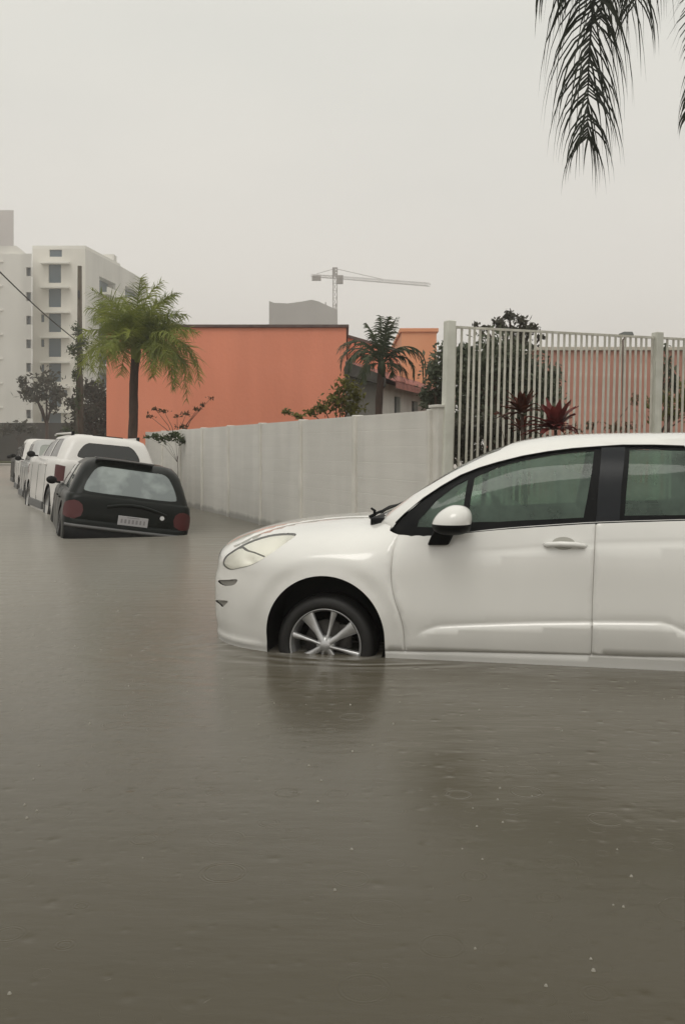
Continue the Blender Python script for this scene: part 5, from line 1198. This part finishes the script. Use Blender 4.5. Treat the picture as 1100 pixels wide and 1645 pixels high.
# leafy bed at the fence foot
tree('hedge', 790, 700, 10.6, [(745, 690, 26, 26), (780, 690, 30, 26), (735, 715, 26, 30), (770, 735, 34, 26), (815, 690, 28, 26), (850, 690, 26, 22)], M['leaf_brown'], 'low brownish hedge behind the foot of the fence', 0.055, 1.6, 17, 0.03, 'hedge')
b = MB(); b.box((0, 0, 0), (1440, 820, 50)); 
hm = bpy.data.materials.new('haze_air'); hm.use_nodes = True; nt = hm.node_tree; nt.nodes.clear(); o_ = nt.nodes.new('ShaderNodeOutputMaterial'); v_ = nt.nodes.new('ShaderNodeVolumePrincipled')
v_.inputs['Density'].default_value = 0.0019; v_.inputs['Color'].default_value = (0.98, 0.97, 0.96, 1); v_.inputs['Anisotropy'].default_value = 0.65; nt.links.new(v_.outputs[0], o_.inputs['Volume'])
ho_ = b.build('haze', hm); ho_.location = (0, 330, 23.6); ho_['kind'] = 'stuff'
# ------------------------------------------------------------------ ground, flood water
mk('ground', [(-700, -60, -0.245), (700, -60, -0.245), (700, 700, -0.245), (-700, 700, -0.245)], [(0, 1, 2, 3)], M['asphalt'])
C.objects['ground']['kind'] = 'structure'
wm = bpy.data.materials.new('flood_water'); wm.use_nodes = True; nt = wm.node_tree; b = nt.nodes['Principled BSDF']
b.inputs['Roughness'].default_value = 0.22; b.inputs['IOR'].default_value = 1.40; b.inputs['Sheen Weight'].default_value = 0.75; b.inputs['Sheen Roughness'].default_value = 0.25; b.inputs['Sheen Tint'].default_value = (1.0, 0.97, 0.90, 1); b.inputs['Specular IOR Level'].default_value = 0.5  # sheen brightens water at grazing view, standing in for sky reflection
tc = nt.nodes.new('ShaderNodeTexCoord')
n0 = nt.nodes.new('ShaderNodeTexNoise'); n0.inputs['Scale'].default_value = 0.5; n0.inputs['Detail'].default_value = 4; nt.links.new(tc.outputs['Object'], n0.inputs['Vector'])
rp = nt.nodes.new('ShaderNodeValToRGB'); rp.color_ramp.elements[0].position = 0.35; rp.color_ramp.elements[1].position = 0.65
rp.color_ramp.elements[0].color = (0.047, 0.0375, 0.0175, 1); rp.color_ramp.elements[1].color = (0.055, 0.044, 0.022, 1)
nt.links.new(n0.outputs['Fac'], rp.inputs[0]); nt.links.new(rp.outputs[0], b.inputs['Base Color'])
# wind ripples
mp = nt.nodes.new('ShaderNodeMapping'); mp.inputs['Scale'].default_value = (0.35, 1.0, 1.0); mp.inputs['Rotation'].default_value = (0, 0, R(12)); nt.links.new(tc.outputs['Object'], mp.inputs[0])
n1 = nt.nodes.new('ShaderNodeTexNoise'); n1.inputs['Scale'].default_value = 9; n1.inputs['Detail'].default_value = 5; nt.links.new(mp.outputs[0], n1.inputs['Vector'])
n2 = nt.nodes.new('ShaderNodeTexNoise'); n2.inputs['Scale'].default_value = 2.2; n2.inputs['Detail'].default_value = 2; nt.links.new(mp.outputs[0], n2.inputs['Vector'])
def mth(op, a, b_=None, c=None):
    n = nt.nodes.new('ShaderNodeMath'); n.operation = op
    for i, x in enumerate((a, b_, c)):
        if x is None: continue
        if isinstance(x, (int, float)): n.inputs[i].default_value = x
        else: nt.links.new(x, n.inputs[i])
    return n.outputs[0]
# rain rings: cells with a ring of random radius round a random centre
def rings(scale, seed):
    mpp = nt.nodes.new('ShaderNodeMapping'); mpp.inputs['Location'].default_value = (seed, seed * 1.7, 0); nt.links.new(tc.outputs['Object'], mpp.inputs[0])
    v = nt.nodes.new('ShaderNodeTexVoronoi'); v.voronoi_dimensions = '2D'; v.inputs['Scale'].default_value = scale; v.inputs['Randomness'].default_value = 1.0; nt.links.new(mpp.outputs[0], v.inputs['Vector'])
    sp = nt.nodes.new('ShaderNodeSeparateColor'); nt.links.new(v.outputs['Color'], sp.inputs[0])
    rad = mth('MULTIPLY_ADD', sp.outputs[0], 0.30, 0.05)
    d = mth('SUBTRACT', v.outputs['Distance'], rad)
    env = mth('POWER', 2.718, mth('MULTIPLY', mth('MULTIPLY', d, d), -500.0))
    wv = mth('COSINE', mth('MULTIPLY', d, 110.0))
    return mth('MULTIPLY', mth('MULTIPLY', env, wv), mth('MULTIPLY', mth('GREATER_THAN', sp.outputs[1], 0.45), sp.outputs[2]))
r1 = rings(5.0, 1.3); r2 = rings(11, 5.1)
# swell leaving the front wheel
wx, wy = 0.0, 5.75
sp = nt.nodes.new('ShaderNodeSeparateXYZ'); nt.links.new(tc.outputs['Object'], sp.inputs[0])
dx = mth('SUBTRACT', sp.outputs[0], wx); dy = mth('SUBTRACT', sp.outputs[1], wy)
rr = mth('SQRT', mth('ADD', mth('MULTIPLY', mth('MULTIPLY', dx, dx), 0.5), mth('MULTIPLY', dy, dy)))
wob = mth('MULTIPLY', n2.outputs['Fac'], 0.8)
swell = mth('MULTIPLY', mth('SINE', mth('MULTIPLY', mth('ADD', rr, wob), 30.0)), mth('POWER', 2.718, mth('MULTIPLY', mth('MULTIPLY', rr, rr), -2.0)))
h = mth('ADD', mth('MULTIPLY', n1.outputs['Fac'], 0.0036), mth('MULTIPLY', n2.outputs['Fac'], 0.0045))
h = mth('ADD', h, mth('MULTIPLY', r1, 0.0004)); h = mth('ADD', h, mth('MULTIPLY', r2, 0.0002)); h = mth('ADD', h, mth('MULTIPLY', swell, 0.0024))
def dimples(scale, seed, k):
    mpp = nt.nodes.new('ShaderNodeMapping'); mpp.inputs['Location'].default_value = (seed, seed * 0.7, 0); nt.links.new(tc.outputs['Object'], mpp.inputs[0])
    v = nt.nodes.new('ShaderNodeTexVoronoi'); v.voronoi_dimensions = '2D'; v.inputs['Scale'].default_value = scale; nt.links.new(mpp.outputs[0], v.inputs['Vector'])
    s_ = nt.nodes.new('ShaderNodeSeparateColor'); nt.links.new(v.outputs['Color'], s_.inputs[0])
    return mth('MULTIPLY', mth('POWER', 2.718, mth('MULTIPLY', mth('MULTIPLY', v.outputs['Distance'], v.outputs['Distance']), k)), mth('MULTIPLY', mth('GREATER_THAN', s_.outputs[1], 0.62), s_.outputs[0]))
h = mth('ADD', h, mth('MULTIPLY', dimples(7.0, 3.3, -60.0), -0.0022)); h = mth('ADD', h, mth('MULTIPLY', dimples(13.0, 8.3, -50.0), -0.0010))
bp = nt.nodes.new('ShaderNodeBump'); bp.inputs['Strength'].default_value = 1.0; bp.inputs['Distance'].default_value = 1.0
nt.links.new(h, bp.inputs['Height']); nt.links.new(bp.outputs[0], b.inputs['Normal'])
o = mk('flood_water', [(-690, -50, 0), (690, -50, 0), (690, 690, 0), (-690, 690, 0)], [(0, 1, 2, 3)], wm); o['kind'] = 'structure'
# splashes of single raindrops
rs = random.Random(11); mb = MB()
for (x0, x1, y0, y1, n) in ((-1.8, 1.9, 1.9, 5.0, 90), (-3.5, -0.6, 5, 9, 30)):
    for i in range(n):
        x, y = rs.uniform(x0, x1), rs.uniform(y0, y1); s = rs.uniform(0.002, 0.0042)
        mb.lathe([(s * 1.7, -0.002), (s * 1.2, s * 0.3), (s * 0.9, s * 0.9), (s * 0.5, s * 1.3), (0.0, s * 1.5)], 8, 'Z', (x, y, 0))
        if False:
            mb.lathe([(s * 0.5, s * 2.6), (s * 0.7, s * 3.2), (s * 0.45, s * 3.8), (0, s * 4.0)], 6, 'Z', (x + s * 0.3, y, 0))
sm_ = mat('splash_water', (0.22, 0.205, 0.165), 0.12, spec=0.8)
o = mb.build('rain_splashes', sm_, None, True); tag(o, 'small beads of rain splashing on the brown flood water', 'rain splashes', None, 'stuff')
# ------------------------------------------------------------------ camera, light, render
cam = bpy.data.cameras.new('camera'); co = bpy.data.objects.new('camera', cam); C.objects.link(co)
co.location = (0, 0, EH); co.rotation_euler = (R(90), 0, 0)
cam.sensor_fit = 'HORIZONTAL'; cam.sensor_width = 36; cam.lens = 36 * F / 1100
cam.shift_y = -(822.5 - HY) / 1100; cam.clip_end = 5000; cam.clip_start = 0.05
SC.camera = co
w = bpy.data.worlds.new('World'); SC.world = w; w.use_nodes = True
nt = w.node_tree; nt.nodes.clear()
EL, AZ = R(60), R(200)
out = nt.nodes.new('ShaderNodeOutputWorld'); mixs = nt.nodes.new('ShaderNodeMixShader'); b1 = nt.nodes.new('ShaderNodeBackground'); b2 = nt.nodes.new('ShaderNodeBackground')
sky = nt.nodes.new('ShaderNodeTexSky'); sky.sky_type = 'NISHITA'; sky.sun_disc = False; sky.sun_elevation = EL; sky.sun_rotation = AZ
nt.links.new(sky.outputs[0], b1.inputs['Color']); b1.inputs['Strength'].default_value = 0.10
tc = nt.nodes.new('ShaderNodeTexCoord'); mp = nt.nodes.new('ShaderNodeMapping'); mp.inputs['Scale'].default_value = (1, 1, 3.0)
nz = nt.nodes.new('ShaderNodeTexNoise'); nz.inputs['Scale'].default_value = 1.6; nz.inputs['Detail'].default_value = 4; nz.inputs['Roughness'].default_value = 0.45
nt.links.new(tc.outputs['Generated'], mp.inputs[0]); nt.links.new(mp.outputs[0], nz.inputs['Vector'])
cr = nt.nodes.new('ShaderNodeValToRGB'); cr.color_ramp.elements[0].position = 0.3; cr.color_ramp.elements[1].position = 0.7
cr.color_ramp.elements[0].color = (0.645, 0.628, 0.585, 1); cr.color_ramp.elements[1].color = (0.715, 0.685, 0.630, 1)
nt.links.new(nz.outputs['Fac'], cr.inputs[0])
sx = nt.nodes.new('ShaderNodeSeparateXYZ'); nt.links.new(tc.outputs['Generated'], sx.inputs[0])
mr = nt.nodes.new('ShaderNodeMapRange'); mr.inputs['From Min'].default_value = 0.40; mr.inputs['From Max'].default_value = 1.0; mr.inputs['To Min'].default_value = 1.0; mr.inputs['To Max'].default_value = 1.6
nt.links.new(sx.outputs['Z'], mr.inputs['Value'])
wr = nt.nodes.new('ShaderNodeValToRGB'); wr.color_ramp.elements[0].position = 0.0; wr.color_ramp.elements[1].position = 0.38
wr.color_ramp.elements[0].color = (1.0, 0.955, 0.94, 1); wr.color_ramp.elements[1].color = (0.985, 1.0, 0.985, 1)
sx0 = nt.nodes.new('ShaderNodeSeparateXYZ'); nt.links.new(tc.outputs['Generated'], sx0.inputs[0]); nt.links.new(sx0.outputs['Z'], wr.inputs[0])
wm_ = nt.nodes.new('ShaderNodeMix'); wm_.data_type = 'RGBA'; wm_.blend_type = 'MULTIPLY'; wm_.inputs['Factor'].default_value = 1.0
nt.links.new(cr.outputs[0], wm_.inputs['A']); nt.links.new(wr.outputs[0], wm_.inputs['B'])
nt.links.new(wm_.outputs['Result'], b2.inputs['Color']); nt.links.new(mr.outputs[0], b2.inputs['Strength'])
mixs.inputs[0].default_value = 0.93
nt.links.new(b1.outputs[0], mixs.inputs[1]); nt.links.new(b2.outputs[0], mixs.inputs[2]); nt.links.new(mixs.outputs[0], out.inputs['Surface'])
sun = bpy.data.lights.new('sun', 'SUN'); sun.energy = 0.5; sun.angle = R(25); sun.color = (1.0, 0.965, 0.91)
so = bpy.data.objects.new('sun', sun); C.objects.link(so)
# sky sun_rotation: direction to the sun = (sin, cos) of the angle in plan
sd = Vector((math.sin(AZ) * math.cos(EL), math.cos(AZ) * math.cos(EL), math.sin(EL)))
so.rotation_euler = sd.to_track_quat('Z', 'Y').to_euler(); so.location = (0, -5, 20)
vs_ = SC.view_settings; vs_.view_transform = 'Standard'; vs_.look = 'None'; vs_.gamma = 1; vs_.exposure = 0.22; vs_.use_curve_mapping = False
SC.render.engine = 'CYCLES'; SC.cycles.use_denoising = True; SC.cycles.max_bounces = 8; SC.cycles.transparent_max_bounces = 16; SC.cycles.volume_bounces = 3
SC.cycles.sample_clamp_indirect = 6
